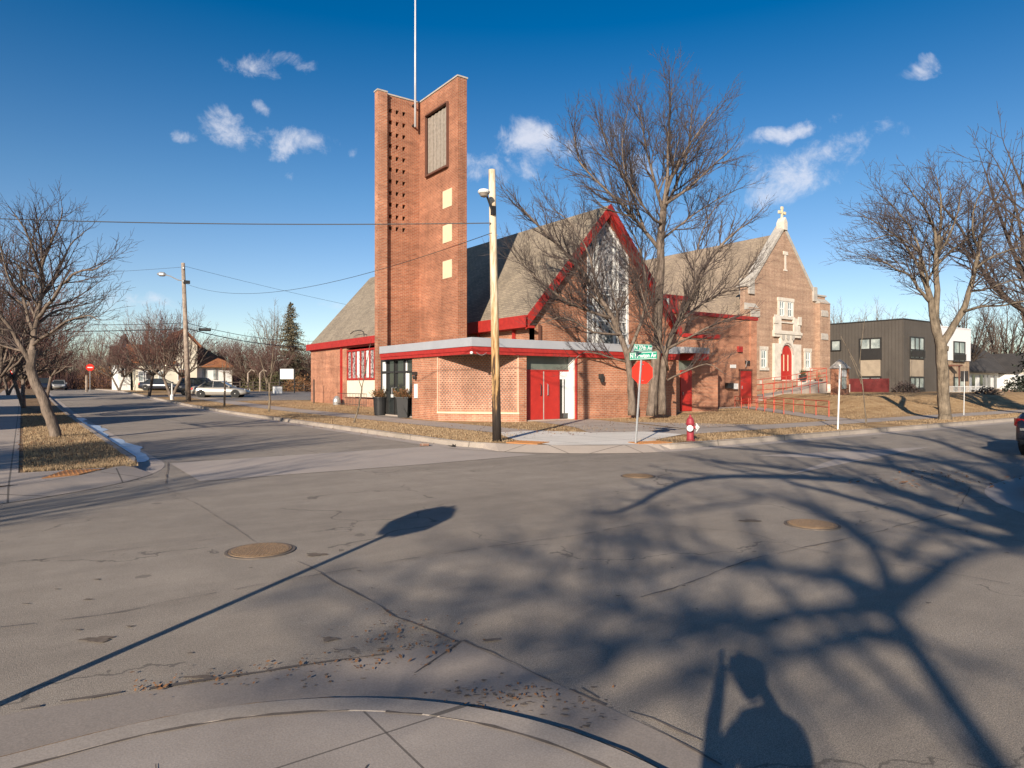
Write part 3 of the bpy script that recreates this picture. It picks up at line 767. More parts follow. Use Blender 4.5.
# left (glass) entrance
en = MB().box(13.9,14.1,26.5,BY(382.5,14.0),g0,.2).obj('threshold', M['walk'], ch)
gd = MB()
GP = 14.0; y0, y1 = 26.5, BY(382.5,GP)
gd.box(GP,GP+.02,y0,y1,.2,2.75)
gl = gd.obj('entrance_glass', M['glass_store'], ch)
fr = MB()
wy = [y0+.03,BY(405.5,GP),BY(396,GP)-.01,BY(396,GP)+.03,BY(388,GP),y1-.03]
for y in wy: fr.box(GP-.08,GP,y-.045,y+.045,.2,2.75)
for z in (.22,2.17,2.72): fr.box(GP-.075,GP-.005,y0,y1,z-.04,z+.04)
fr.obj('window_frame', M['dark_metal'], gl)
fr = MB()
for a_, b_, z0, z1 in ((wy[4]+.06,y1-.08,.3,2.1),(wy[4]+.06,y1-.08,2.23,2.66),(BY(407.5,GP),BY(406.3,GP),.9,2.66),(BY(409.5,GP),BY(408,GP),.9,2.1)): fr.box(GP-.03,GP-.002,a_,b_,z0,z1)
fr.parts('white_panel', M['white'], gl)
for y in (wy[2]-.15,wy[2]+.17):
    MB().tube([(GP-.05,y,1.0),(GP-.13,y,1.02),(GP-.13,y,1.45),(GP-.05,y,1.47)], .014, 6).obj('door_handle', M['galv'], gl)
MB().box(GP-.12,GP-.085,wy[2]+.1,wy[2]+.3,1.0,1.14).obj('notice', M['white'], gl)
# wall lamp and notice box beside the entrance
MB().box(13.64,13.69,BY(417,13.65),BY(414.3,13.65),1.02,1.62).obj('notice_board', M['white'], ch)
lm_ = MB().box(13.5,13.7,26.0,26.12,2.0,2.14).obj('wall_lamp', M['dark_metal'], ch)
MB().lathe([(.05,0),(.09,.1),(.06,.16)], (13.58,26.06,1.82), 10).obj('lamp_shade', M['dark_metal'], lm_)
# red double doors
DY = 21.98; dx0, dx1 = 16.22, 18.75
qa, qb, qc, qd = AX(528.5,DY), AX(543.2,DY), AX(558,DY), AX(570.5,DY)
tr = MB().box(dx0,dx1,DY,DY+.06,2.2,2.76).obj('transom', M['transom'], ch)
for x0, x1 in ((qa,qb-.02),(qb+.02,qc)):
    d = MB().box(x0,x1,DY-.03,DY+.03,.17,2.14).obj('door', M['red_door'], ch, bevel=.008)
    hx = x1-.16 if x0 < qa+.1 else x0+.16
    MB().tube([(hx,DY-.03,1.15),(hx,DY-.09,1.17),(hx,DY-.09,1.6),(hx,DY-.03,1.62)], .016, 6).obj('handle', M['dark_metal'] if x0 < qa+.1 else M['galv'], d)
f = MB(); f.box(16.22,qa,DY-.04,DY+.04,.17,2.2); f.box(qc,qc+.06,DY-.04,DY+.04,.17,2.14); f.box(qa,18.75,DY-.045,DY+.045,2.14,2.2)
f.obj('door_frame', M['red'], ch)
f = MB(); f.box(qc+.06,18.68,DY-.035,DY+.035,1.82,2.14); f.box(18.5,18.68,DY-.04,DY+.04,.4,1.82); f.box(18.36,18.4,DY-.04,DY+.04,.4,1.82)
MB().box(qb-.02,qb+.02,DY-.035,DY+.035,.17,2.14).obj('meeting_strip', M['stone_grey'], ch)
sl = f.obj('sidelight_frame', M['white'], ch)
MB().box(qc+.06,18.66,DY,DY+.02,.2,1.82).obj('sidelight_glass', M['glass_store'], sl)
MB().box(18.68,18.75,21.66,DY+.05,.17,2.74).obj('door_jamb', M['white'], ch)
MB().box(18.74,18.8,21.55,21.61,.13,2.74).obj('red_corner_strip', M['red'], ch)
MB().box(16.22,18.75,21.7,22.5,g0,.17).obj('threshold', M['walk'], ch)
l2 = MB().box(20.05,20.2,21.42,21.6,1.85,2.05).obj('wall_lamp', M['dark_metal'], ch)
MB().lathe([(.07,0),(.1,.12),(.05,.17)], (20.12,21.44,1.68), 10).obj('lamp_shade', M['black'], l2)
# nave: long walls, gable wall with the tall window
w = MB()
w.box(18.45,18.75,24.4,39.7,g0,4.2); w.box(18.2,18.5,BY(346.5,18.2),NB,g0,4.2)
w.box(18.2,18.5,39.7,BY(346.5,18.2),g0,.75)
w.obj('nave_wall', M['brick'], ch)
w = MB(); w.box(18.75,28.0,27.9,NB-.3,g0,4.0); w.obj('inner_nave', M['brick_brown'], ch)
def pitch(x): return RZ-.12-(RZ-EZ)/(RX-GX)*abs(x-RX)
gxs = [(18.46),(21.9)]
gw = MB()
gw.prism([(18.46,GY,g0),(21.9,GY,g0),(21.9,GY,pitch(21.9)-.3),(18.46,GY,pitch(18.46)-.25)], (0,.3,0))
gw.prism([(24.72,GY,g0),(28.0,GY,g0),(28.0,GY,pitch(28.0)-.25),(24.72,GY,pitch(24.72)-.3)], (0,.3,0))
gw.prism([(21.9,GY+.004,pitch(21.9)-.45),(RX,GY+.004,RZ-.62),(24.72,GY+.004,pitch(24.72)-.45),(24.72,GY+.004,pitch(24.72)-.28),(RX,GY+.004,RZ-.3),(21.9,GY+.004,pitch(21.9)-.28)], (0,.26,0))
gw.box(28.0,28.2,24.4,NB,g0,4.4)
gw.prism([(18.46,NB-.3,g0),(28.2,NB-.3,g0),(28.2,NB-.3,4.4),(RX,NB-.3,RZ-.4),(18.46,NB-.3,4.4)], (0,.3,0))
gw.obj('gable_wall', M['brick'], ch)
wi = MB().prism([(21.9,GY+.1,2.9),(24.72,GY+.1,2.9),(24.72,GY+.1,pitch(24.72)-.3),(RX,GY+.1,RZ-.4),(21.9,GY+.1,pitch(21.9)-.3)], (0,.05,0)).obj('stained_glass_window', M['stained'], ch)
mu = MB()
for x in (21.95,22.36,22.62,23.75,24.0,24.66):
    ww = .035 if x in (22.36,24.0) else .055
    mu.box(x-ww,x+ww,GY+.02,GY+.1,2.95,pitch(x)-.42)
for z in (3.0,4.1,4.7,5.35,6.0,6.3): mu.box(21.95,24.66,GY+.045,GY+.1,z-.03,z+.03)
mu.prism([(22.2,GY+.03,pitch(22.2)-.5),(RX,GY+.03,RZ-.7),(24.66,GY+.03,pitch(24.66)-.5),(24.66,GY+.03,pitch(24.66)-.64),(RX,GY+.03,RZ-.86),(22.2,GY+.03,pitch(22.2)-.64)], (0,.06,0))
mu.obj('mullion', M['white'], wi)
# lead tracery: a fine irregular net over the glass
ld = MB(); rr = random.Random(3)
for i in range(150):
    x = rr.uniform(22.0,24.6); z = rr.uniform(3.0, max(3.2,pitch(x)-.6)); a = rr.uniform(0,3.14); l = rr.uniform(.12,.4)
    ld.box(x-l/2*abs(math.cos(a))-.01,x+l/2*abs(math.cos(a))+.01,GY+.085,GY+.1,z-l/2*math.sin(a)-.01,z+l/2*math.sin(a)+.01)
ld.obj('lead_tracery', plain('pale_pane_glass', (.5,.48,.46),(.2,.2,.24), scale=7, rough=.3), wi)
# roof slabs
ov = .35
def slope(sgn, y0, y1, z_e=EZ, x_e=None, top=RZ+.02, th=.16):
    xe = (RX+sgn*(RX-GX+ .12)) if x_e is None else x_e
    k = (RZ-EZ)/(RX-GX)
    ze = RZ-k*abs(xe-RX)
    pts = [(RX,y0,top),(RX,y1,top),(xe,y1,ze+.02),(xe,y0,ze+.02)]
    return pts, (0,0,-th)
rf = MB()
for sg in (-1,1):
    p, d = slope(sg, GY-.25, NB+.2); rf.prism(p, d)
rfo = rf.obj('roof', M['shingle'], ch)
# red rake boards on the street gable
k = (RZ-EZ)/(RX-GX)
rk = MB()
for sg in (-1,1):
    xe = RX+sg*5.15; ze = RZ-k*5.15
    rk.prism([(RX,GY-.32,RZ+.06),(xe,GY-.32,ze+.06),(xe,GY-.32,ze-.46),(RX,GY-.32,RZ-.46)], (0,.07,0))
    rk.prism([(RX,GY-.25,RZ-.3),(RX+sg*4.9,GY-.25,RZ-k*4.9-.3),(RX+sg*4.9,GY-.25,RZ-k*4.9-.55),(RX,GY-.25,RZ-.55)], (0,.25,0))
rk.obj('rake_board', M['red'], ch)
ef = MB(); ef.box(17.98,18.12,GY-.32,39.0,4.12,4.66); ef.box(17.9,18.12,39.0,NB+.25,4.2,4.66); ef.box(18.12,18.46,GY-.4,NB,4.1,4.2)
ef.obj('eave_board', M['red'], ch)
for y in (28.4,25.4,): MB().box(18.3,18.42,y,y+.12,3.3,4.15).obj('downspout', M['red'], ch)
MB().box(18.95,19.07,24.3,24.4,3.3,4.3).obj('downspout', M['brown_trim'], ch)
# left end: window group with cream panel
MB().box(18.1,18.2,BY(342.5,18.2),BY(341.3,18.2),.1,4.15).obj('downspout', M['red'], ch)
wy0, wy1 = BY(375,18.2), BY(346.5,18.2)
wn_ = MB().box(18.3,18.36,39.7,wy1,1.9,3.95).obj('window', M['stained'], ch)
fm = MB()
for y in [39.75+(wy1-39.8)*i/7 for i in range(8)]: fm.box(18.22,18.3,y-.04,y+.04,1.9,3.95)
for z in (1.95,3.88): fm.box(18.21,18.3,39.7,wy1,z-.06,z+.06)
fm.obj('window_frame', M['red'], wn_)
fm = MB()
for y in [39.75+(wy1-39.8)*i/7 for i in (2.5,4.6,.5)]: fm.box(18.27,18.3,y-.16,y+.16,2.05,3.8)
fm.parts('white_pane', M['white'], wn_)
cp = MB().box(18.24,18.32,39.7,wy1,.75,1.86).obj('cream_panel', M['cream_wall'], ch)
MB().box(18.2,18.28,39.7,43.4,.68,.76).obj('red_sill', M['red'], ch)
cond = [Vector((18.0,y,z)) for y, z in ((41.5,4.7),(41.6,5.0),(42.2,5.15),(43.2,5.15),(43.8,5.0))]
MB().tube(cond, .03, 5).obj('roof_conduit', M['dark_metal'], ch)
# --- bell tower: two thin brick walls in an L
TZ = 15.78
tw = MB()
TL0, TL1, TY = 13.92, 16.45, 30.72
# left wall with a grid of small openings: built from courses of boxes
ox = [14.7+i*.365 for i in range(3)]; ow = .17; oh = .21
zs = [14.93-i*.577 for i in range(11)]
x = 14.5
zb = 0
rows = sorted(zs)
prev = g0
for z in rows:
    tw.box(14.5,16.4,TY,TY+.42,prev,z)
    e = [14.5]+[v for o in ox for v in (o-ow/2, o+ow/2)]+[16.4]
    for i in range(0, len(e), 2): tw.box(e[i],e[i+1],TY,TY+.42,z,z+oh)
    prev = z+oh
tw.box(14.5,16.4,TY,TY+.42,prev,TZ)
tower = tw.obj('bell_tower', M['brick_tower'], ch)
pk = MB()
for z in rows:
    for o in ox: pk.prism([(o-ow/2,TY+.06,z),(o,TY+.06,z),(o-ow/2,TY+.06,z+oh*.6)], (0,.3,0)); pk.prism([(o+ow/2,TY+.06,z),(o+ow/2,TY+.06,z+oh*.6),(o,TY+.06,z)], (0,.3,0))
pk.parts('brick_bracket', M['brick_tower'], tower)
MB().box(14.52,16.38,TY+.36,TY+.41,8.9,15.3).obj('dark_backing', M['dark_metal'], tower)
MB().box(TL0,14.42,TY-.22,TY+.12,g0,TZ).obj('tower_pier', M['brick'], tower)
MB().box(14.3,14.5,TY+.13,TY+.4,g0,TZ-.02).obj('shade_strip', M['dark_metal'], tower)  # dark strip beside the pier, shade put in as colour
# right wall, facing the side street, reaching towards the viewer
RXT, RY0, RY1 = 16.3, 27.0, TY
tr_ = MB()
LY0, LY1 = BY(448.5,RXT), BY(427.5,RXT); LZ0, LZ1 = ZZ(165.5,RXT,LY0), ZZ(103.5,RXT,LY0)
tr_.box(RXT,RXT+.49,RY0,LY0,2.9,TZ); tr_.box(RXT,RXT+.49,LY1,RY1+.42,2.9,TZ)
tr_.box(RXT,RXT+.49,LY0,LY1,2.9,LZ0); tr_.box(RXT,RXT+.49,LY0,LY1,LZ1,TZ)
tr_.obj('tower_wall', M['brick_tower'], tower)
MB().box(16.36,16.4,TY-.025,TY-.0,3.3,TZ-.8).obj('corner_joint', M['stone_grey'], tower)
lv = MB()
n = 11
for i in range(n):
    y = LY0+.08+(LY1-LY0-.16)*i/n; lv.box(RXT-.02+.03*(i % 2),RXT+.1,y+.012,y+(LY1-LY0-.16)/n-.012,LZ0+.1,LZ1-.1)
lo = lv.obj('louvre', M['louver'], tower)
fr = MB(); fr.box(RXT-.13,RXT+.12,LY0-.05,LY0,LZ0-.08,LZ1+.08); fr.box(RXT-.12,RXT+.12,LY1,LY1+.06,LZ0-.08,LZ1+.08); fr.box(RXT-.16,RXT+.12,LY0,LY1,LZ1,LZ1+.06); fr.box(RXT-.16,RXT+.12,LY0,LY1,LZ0-.08,LZ0)
fr.obj('louvre_frame', M['brown_trim'], lo)
for pz in (209,243.5,279):
    z0 = ZZ(pz, RXT, 28.3); z1 = z0+.83
    MB().box(RXT-.02,RXT+.05,BY(452,RXT),BY(443,RXT),z0,z1).obj('cream_square', M['cream'], tower)
cpg = MB(); cpg.box(TL0-.03,14.44,TY-.25,TY+.16,TZ,TZ+.07); cpg.box(14.44,16.28,TY-.04,TY+.46,TZ,TZ+.07); cpg.box(RXT-.04,RXT+.53,RY0-.04,RY1+.46,TZ+.003,TZ+.075)
cpg.obj('coping', M['stone_grey'], tower)
ms = MB().tube([(15.9,TY-.3,14.4),(15.9,TY-.3,21.0)], [.06,.04], 8).obj('mast', M['mast'], ch, smooth=True)
br = MB()
for z in (14.5,15.5): br.box(15.86,15.94,TY-.3,TY,z,z+.08)
br.parts('mast_bracket', M['dark_metal'], ms)

# ------------------------------------------------------------- brick annex between the two churches
an = thing('annex_building', 'flat-roofed orange brick annex with small red doors between the two churches', 'building', (33, 28, .2))
w = MB(); w.box(25.02,31.2,24.0,24.38,g0,4.1); w.box(28.3,31.2,24.38,27.6,g0,4.1); w.box(28.3,39.9,27.6,40,g0,5.85); w.obj('wall', M['brick'], an)
MB().box(28.3,33.6,27.9,36,5.85,6.9).obj('upper_wall', M['brick'], an)
f = MB(); f.box(28.25,39.98,27.5,27.6,5.85,6.08); f.box(39.9,39.98,27.6,40,5.85,6.08); f.box(28.2,33.7,27.8,27.9,6.75,7.0); f.box(28.22,31.3,23.92,24.0,4.1,4.3); f.box(31.2,31.3,24.0,27.5,4.1,4.35)
f.obj('red_parapet', M['red'], an)
MB().box(28.3,39.9,27.6,40,5.85,5.9).obj('roof', M['shingle_dark'], an)
MB().box(28.25,31.2,24.0,27.5,4.1,4.15).obj('roof', M['shingle_dark'], an)
wd = MB().box(29.9,31.5,27.84,27.9,5.98,6.75).obj('window', M['glass_mid'], an)
q = MB(); 
for x in (29.9,30.7,31.5): q.box(x-.05,x+.05,27.8,27.86,5.95,6.75)
q.box(29.9,31.5,27.8,27.86,5.93,6.02); q.obj('window_frame', M['white'], wd)
f = MB(); f.box(31.6,32.4,27.82,27.9,5.9,6.75); f.obj('red_panel', M['red'], an)
a0, a1 = AX(680,24), AX(691,24)
d = MB().box(a0,a1,23.94,24.02,.2,2.35).obj('door', M['red_door'], an)
MB().box(a0+.1,a0+.13,23.88,23.94,1.05,1.2).obj('handle', M['galv'], d)
cnp = MB().box(AX(676,23.5),AX(701,23.5),22.95,24.0,3.2,3.5).obj('door_canopy', M['grey_metal'], an)
MB().box(AX(687,23.5),AX(700.5,23.5),22.96,23.99,2.86,3.2).obj('red_fascia', M['red'], cnp)
MB().box(a0-.1,a1+.1,23.97,24.0,2.35,3.0).obj('transom', M['transom'], an)
a0, a1 = AX(739.5,27.6), AX(750.5,27.6)
d = MB().box(a0,a1,27.54,27.62,.32,2.48).obj('door', M['red_door'], an)
MB().box(a0+.15,a0+.2,27.5,27.54,1.3,1.5).obj('handle', M['galv'], d)
f = MB(); f.box(a0-.08,a0,27.52,27.62,.32,2.56); f.box(a1,a1+.08,27.52,27.62,.32,2.56); f.box(a0-.08,a1+.08,27.5,27.62,2.48,2.6); f.obj('door_frame', M['brown_trim'], an)
l3 = MB().box(AX(745,27.6),AX(747,27.6),27.35,27.6,2.95,3.15).obj('wall_lamp', M['dark_metal'], an)
MB().tube([(AX(744.5,27.5),27.4,2.75),(AX(744.5,27.5),27.3,3.1),(AX(745.5,27.5),27.5,3.2)], .03, 6).obj('lamp_arm', M['galv'], l3)
MB().box(AX(730,27.6),AX(735.5,27.6),27.55,27.6,ZZ(368,37,27.6),ZZ(364.5,37,27.6)).obj('sign_plate', M['white'], an)
MB().box(AX(725,27.6),AX(731,27.6),27.38,27.6,ZZ(388.5,37,27.6),ZZ(383,37,27.6)).obj('vent', M['dark_metal'], an)
MB().box(AX(731,27.6),AX(735,27.6),27.35,27.6,ZZ(389,37,27.6),ZZ(383.5,37,27.6)).obj('meter_box', M['white'], an)
MB().box(AX(737,27.6),AX(741,27.6),27.45,27.6,ZZ(352,38,27.6),ZZ(346.5,38,27.6)).obj('alarm_box', M['red'], an)
MB().box(39.2,39.9,27.55,27.6,g0,5.85).obj('corner_pilaster', M['brick'], an)

# ------------------------------------------------------------- old gabled church
FB = 33.0
oc = thing('church', 'old brown brick gabled church with pale stone trim, arched red door and roof cross', 'church', (51.6, FB, .9))
xa = lambda p: AX(p, FB)
zf = lambda py, px: ZZ(py, AX(px, FB), FB)
xL, xR, xC = xa(745), xa(825), xa(783.6)
zS = 9.3; zA = zf(226, 783.6)
xgl, xgr = xC-(xa(815)-xC), xa(815)
gwall = MB()
# front wall split round the portal and windows
door0, door1 = xa(779), xa(790.4); win = [(xa(759.3),xa(766.4),zf(369.5,763),zf(348,763)),(xa(804),xa(810),zf(370,807),zf(350,807))]
uw = (xa(777.5),xa(793),zf(319,785),zf(299,785))
gwall.prism([(xL,FB,.3),(xR,FB,.3),(xR,FB,zS),(xgr,FB,zS),(xC,FB,zA),(xgl,FB,zS),(xL,FB,zS)], (0,.45,0))
gwall.box(xL,xL+.45,FB+.45,58,.3,7.2); gwall.box(xR-.9,xR-.45,FB+.45,58,.3,7.2)
gwall.prism([(xL,58,.3),(xR-.45,58,.3),(xR-.45,58,7.2),(xC,58,zA-.9),(xL,58,7.2)], (0,-.4,0))
gwall.obj('wall', M['brick_buff'], oc)
bt = MB()
bt.box(xL-.05,xL+1.3,FB-.42,FB,.3,zf(308,750)); bt.box(xa(815.5),xR+.1,FB-.42,FB,.3,zf(303,820))
bt.parts('buttress', M['brick_buff'], oc)
bs_ = MB()
for py in (303,): bs_.prism([(xL-.1,FB-.47,zf(310,750)),(xL-.1,FB,zf(310,750)),(xL-.1,FB,zf(303,750)),], (1.45,0,0))
for py in (312,335): 
    z = zf(py+5, 820); bs_.prism([(xa(816.5),FB-.5,z),(xa(816.5),FB-.5,z+.35),(xa(816.5),FB-.42,z+.55),(xa(816.5),FB-.42,z)], (xa(823)-xa(816.5),0,0))
z = zf(311,750); bs_.box(xL+.1,xL+1.25,FB-.5,FB-.42,z-.5,z)
bs_.prism([(xa(815.3),FB-.47,zf(304,820)),(xa(815.3),FB,zf(304,820)),(xa(815.3),FB,zf(299,820))], (xR+.15-xa(815.3),0,0))
bs_.parts('buttress_stone', M['stone_grey'], oc)
# coping, kneelers, cross
cpq = MB()
tn = Vector((0,0,1))
for x0, sg in ((xgl,-1),(xgr,1)):
    cpq.prism([(xC,FB-.1,zA+.12),(x0,FB-.1,zS+.3),(x0,FB-.1,zS-.12),(xC,FB-.1,zA-.3)], (0,.85,0))
cpq.box(xL-.15,xgl,FB-.1,FB+.75,zS,zS+.16); cpq.box(xgr,xR+.12,FB-.1,FB+.75,zS-.0,zS+.16)
cpq.box(xgl-.15,xgl+.55,FB-.16,FB+.8,zS-.55,zS+.75); cpq.box(xgr-.45,xgr+.15,FB-.16,FB+.8,zS-.5,zS+.75)
cpo = cpq.obj('coping', M['stone_grey'], oc, bevel=.03)
st = MB(); st.box(xC-.26,xC+.26,FB-.2,FB+.5,zA-.35,zA+.3); st.prism([(xC-.26,FB-.2,zA+.3),(xC+.26,FB-.2,zA+.3),(xC,FB-.2,zA+.7)], (0,.7,0))
st.box(xC-.09,xC+.09,FB+.05,FB+.25,zA+.4,zA+.75)
fin = st.obj('cross_pedestal', M['stone'], oc)
cz = zA+1.1
cx = MB(); cx.box(xC-.085,xC+.085,FB+.08,FB+.22,cz-.42,cz+.42); cx.box(xC-.38,xC+.38,FB+.09,FB+.21,cz-.05,cz+.12)
for dx_, dz_ in ((-.38,.035),(.38,.035),(0,.42)): cx.box(xC+dx_-.12,xC+dx_+.12,FB+.075,FB+.225,cz+dz_-.12,cz+dz_+.12)
cx.obj('roof_cross', M['cream'], oc, bevel=.02)
# slit window with cap
MB().box(xa(784.4),xa(786),FB-.03,FB+.01,zf(270,785),zf(255,785)).obj('slit_window', M['stone'], oc)
MB().box(xa(783),xa(787.5),FB-.06,FB+.01,zf(255,785),zf(251.5,785)).obj('slit_cap', M['stone'], oc)
MB().box(xa(783.4),xa(787),FB-.05,FB+.01,zf(271,785),zf(269.6,785)).obj('slit_sill', M['stone'], oc)
# upper paired window
def sashwin(x0, x1, z0, z1, n, nm='window', fw=.16):
    g = MB().box(x0,x1,FB-.02,FB+.0,z0,z1).obj(nm, M['glass_mid'], oc)
    q = MB(); q.box(x0-.25,x1+.25,FB-.1,FB-.0,z1,z1+.28); q.box(x0-.3,x1+.3,FB-.14,FB-.0,z0-.22,z0)
    q.box(x0-.2,x0,FB-.08,FB,z0,z1); q.box(x1,x1+.2,FB-.08,FB,z0,z1)
    for i in range(1, n): xm = x0+(x1-x0)*i/n; q.box(xm-fw/2,xm+fw/2,FB-.07,FB-.021,z0,z1)
    q.obj('stone_surround', M['stone'], g)
    q = MB()
    for i in range(n):
        a, b = x0+(x1-x0)*i/n+(fw/2 if i else 0), x0+(x1-x0)*(i+1)/n-(fw/2 if i < n-1 else 0)
        q.box(a,a+.07,FB-.05,FB-.021,z0,z1); q.box(b-.07,b,FB-.05,FB-.021,z0,z1); zm = (z0+z1)/2; q.box(a,b,FB-.052,FB-.021,zm-.05,zm+.05); q.box(a,b,FB-.05,FB-.021,z1-.08,z1); q.box(a,b,FB-.05,FB-.021,z0,z0+.08)
        q.box((a+b)/2-.02,(a+b)/2+.02,FB-.045,FB-.021,z0,z1)
    q.obj('sash', M['white'], g)
sashwin(uw[0]+.2, uw[1]-.2, uw[2]+.2, uw[3]-.2, 2, fw=.5)
for x0, x1, z0, z1 in win: sashwin(x0+.15, x1-.12, z0+.15, z1-.15, 1)
# stone portal
pz1 = zf(322,785); px0, px1 = xa(772.2), xa(799)
fz = zf(380,785)
spr = zf(356,785); ax_ = (door0+door1)/2; hw = (door1-door0)/2+.06
arch = [(ax_-hw,spr)]+[(ax_-hw*math.cos(R_(t)),spr+hw*1.05*math.sin(R_(t))) for t in range(15,180,15)]+[(ax_+hw,spr)]
pm = MB()
pm.box(px0,ax_-hw,FB-.22,FB,fz,spr+1.0); pm.box(ax_+hw,px1,FB-.22,FB,fz,spr+1.0)
for i in range(len(arch)-1):
    (x0,z0),(x1,z1) = arch[i],arch[i+1]
    pm.prism([(x0,FB-.22,z0),(x1,FB-.22,z1),(x1,FB-.22,spr+1.55),(x0,FB-.22,spr+1.55)], (0,.22,0))
pm.box(px0,px1,FB-.2,FB,spr+1.55,zf(331,785)); pm.box(px0+.1,xa(779.5),FB-.19,FB,zf(331,785),pz1+.35); pm.box(xa(792),px1-.1,FB-.19,FB,zf(331,785),pz1+.35)
pm.box(xa(779.5),xa(792),FB-.19,FB,zf(323.5,785),pz1); pm.box(px0-.06,px1+.06,FB-.30,FB-.22,zf(334,785)-.06,zf(332.5,785)+.02)
pm.box(px0,px1,FB-.22,FB-.2,spr+1.55,zf(334,785))
for x0_, x1_ in ((px0-.02,px0+.5),(px1-.5,px1+.02)): pm.box(x0_,x1_,FB-.25,FB-.19,pz1-.2,pz1+.5)
po = pm.obj('stone_portal', M['stone'], oc, bevel=.02)
MB().box(xa(779.5),xa(792),FB-.08,FB-.01,zf(331,785),zf(323.5,785)).obj('brick_panel', M['brick_buff'], po)
sh = MB()
for px in (780.3,785.2,790.3):
    x = xa(px); z = zf(338,785); s = .2
    sh.prism([(x-s,FB-.30,z+s),(x+s,FB-.30,z+s),(x+s,FB-.30,z-s*.2),(x,FB-.30,z-s*1.1),(x-s,FB-.30,z-s*.2)], (0,.06,0))
sh.parts('carved_shield', M['stone_grey'], po)
# pointed red double door
for sg in (-1,1):
    pts = [(ax_,FB-.08,fz)]+[(ax_+sg*(hw-.0),FB-.08,fz),(ax_+sg*hw,FB-.08,spr)]
    ar = [(ax_+sg*hw*math.cos(R_(t)),FB-.08,spr+hw*1.0*math.sin(R_(t))) for t in range(15,91,15)]
    d = MB().prism(pts+ar, (0,.08,0)).obj('arched_door', M['red_door'], oc)
    hg = MB(); hg.box(ax_+sg*.3-.04,ax_+sg*.3+.04,FB-.12,FB-.08,fz+.75,spr+.1); hg.obj('door_strap', M['cream'], d)
ah = MB()
for i in range(len(arch)-1):
    (x0,z0),(x1,z1) = arch[i],arch[i+1]; ah.tube([(x0,FB-.24,z0+.16),(x1,FB-.24,z1+.16)], .07, 5)
ah.obj('arch_moulding', M['stone_grey'], po)
# water table, plinth, steps
MB().box(xa(756),px0,FB-.12,FB,zf(384,765),zf(380.5,765)).obj('water_table', M['stone'], oc)
MB().box(px1,xR-.9,FB-.12,FB,zf(384,810),zf(380.5,810)).obj('water_table', M['stone'], oc)
sp_ = MB()
for i in range(6): sp_.box(px0+.6-.0,px1+1.2+.28*i*0,FB-.5-.32*(i+1),FB-.5,.7,fz-.18*i)
sp_.obj('front_steps', M['stone'], oc)
MB().box(px1+1.2,xa(821),FB-2.6,FB-.5,.6,fz-.35).obj('step_landing', M['stone'], oc)
MB().box(xa(757),px0+.6,FB-1.9,FB-.5,.3,fz-.06).obj('ramp_landing', M['brick_buff'], oc)
# old church roof
kk = (zA-.6-6.6)/(xC-xL+.4)
rfm = MB()
for sg in (-1,1):
    xe = xC+sg*(xC-xL+.4)
    rfm.prism([(xC,FB+.5,zA-.55),(xC,58.3,zA-.55),(xe,58.3,6.6),(xe,FB+.5,6.6)], (0,0,-.25))
rfm.obj('roof', M['shingle_old'], oc)
# gutter conductor on the right side
MB().box(xa(825.2),xa(826.4),FB-.3,FB-.15,.4,zf(318,826)).obj('downspout', M['brown_trim'], oc)
# urns by the door
for px, py, nm, mt in ((791,380.5,'potted shrub by the left of the church front steps','evergreen'),(806.5,382,'potted ornamental grass right of the arched church door','blade')):
    x = xa(px); z = fz if px < 800 else fz-.35
    t_ = thing('potted_plant', nm, 'potted plant', (x,FB-1.1,z))
    MB().lathe([(.18,0),(.28,.1),(.33,.38),(.36,.42)], (x,FB-1.1,z), 14).obj('pot', M['dark_metal'], t_)
    q = MB(); rr = random.Random(px)
    for i in range(120):
        a = rr.uniform(0,6.28); r = rr.uniform(0,.32); h = rr.uniform(.3,.85)*(1 if mt == 'blade' else .7); q.add([(x+r*.4*math.cos(a)-.03,FB-1.1+r*.4*math.sin(a),z+.38),(x+r*.4*math.cos(a)+.03,FB-1.1+r*.4*math.sin(a),z+.38),(x+r*1.1*math.cos(a),FB-1.1+r*1.1*math.sin(a),z+.4+h)], [(0,1,2)])
    q.obj('foliage', M[mt], t_)
# brick notice kiosk with a pointed stone cap
kb = 23.6; kx0, kx1 = AX(840.8,kb), AX(849.3,kb); kb1 = BY(830.5,kx0)
KZ = H(43,24)-.05; zt = KZ+1.78
kt = thing('notice_kiosk', 'small brick kiosk with pointed grey stone cap and white notice, before the dark building', 'kiosk', ((kx0+kx1)/2,kb,KZ))
MB().box(kx0,kx1,kb+.2,kb1,KZ,zt).obj('brick_pier', M['brick'], kt)
q = MB(); q.box(kx0,kx0+.1,kb,kb+.2,KZ,zt); q.box(kx1-.1,kx1,kb,kb+.2,KZ,zt); q.box(kx0+.1,kx1-.1,kb,kb+.2,KZ,KZ+.4); q.obj('brick_surround', M['brick'], kt)
MB().box(kx0+.12,kx1-.12,kb+.12,kb+.19,KZ+.45,KZ+1.2).obj('notice_pane', M['glass_mid'], kt)
km = (kx0+kx1)/2; MB().prism([(kx0+.12,kb+.11,KZ+1.24),(kx1-.12,kb+.11,KZ+1.24),(kx1-.12,kb+.11,zt+.05),(km,kb+.11,zt+.3),(kx0+.12,kb+.11,zt+.05)], (0,.08,0)).obj('white_notice', M['white'], kt)
cap = MB(); yc = (kb+kb1)/2
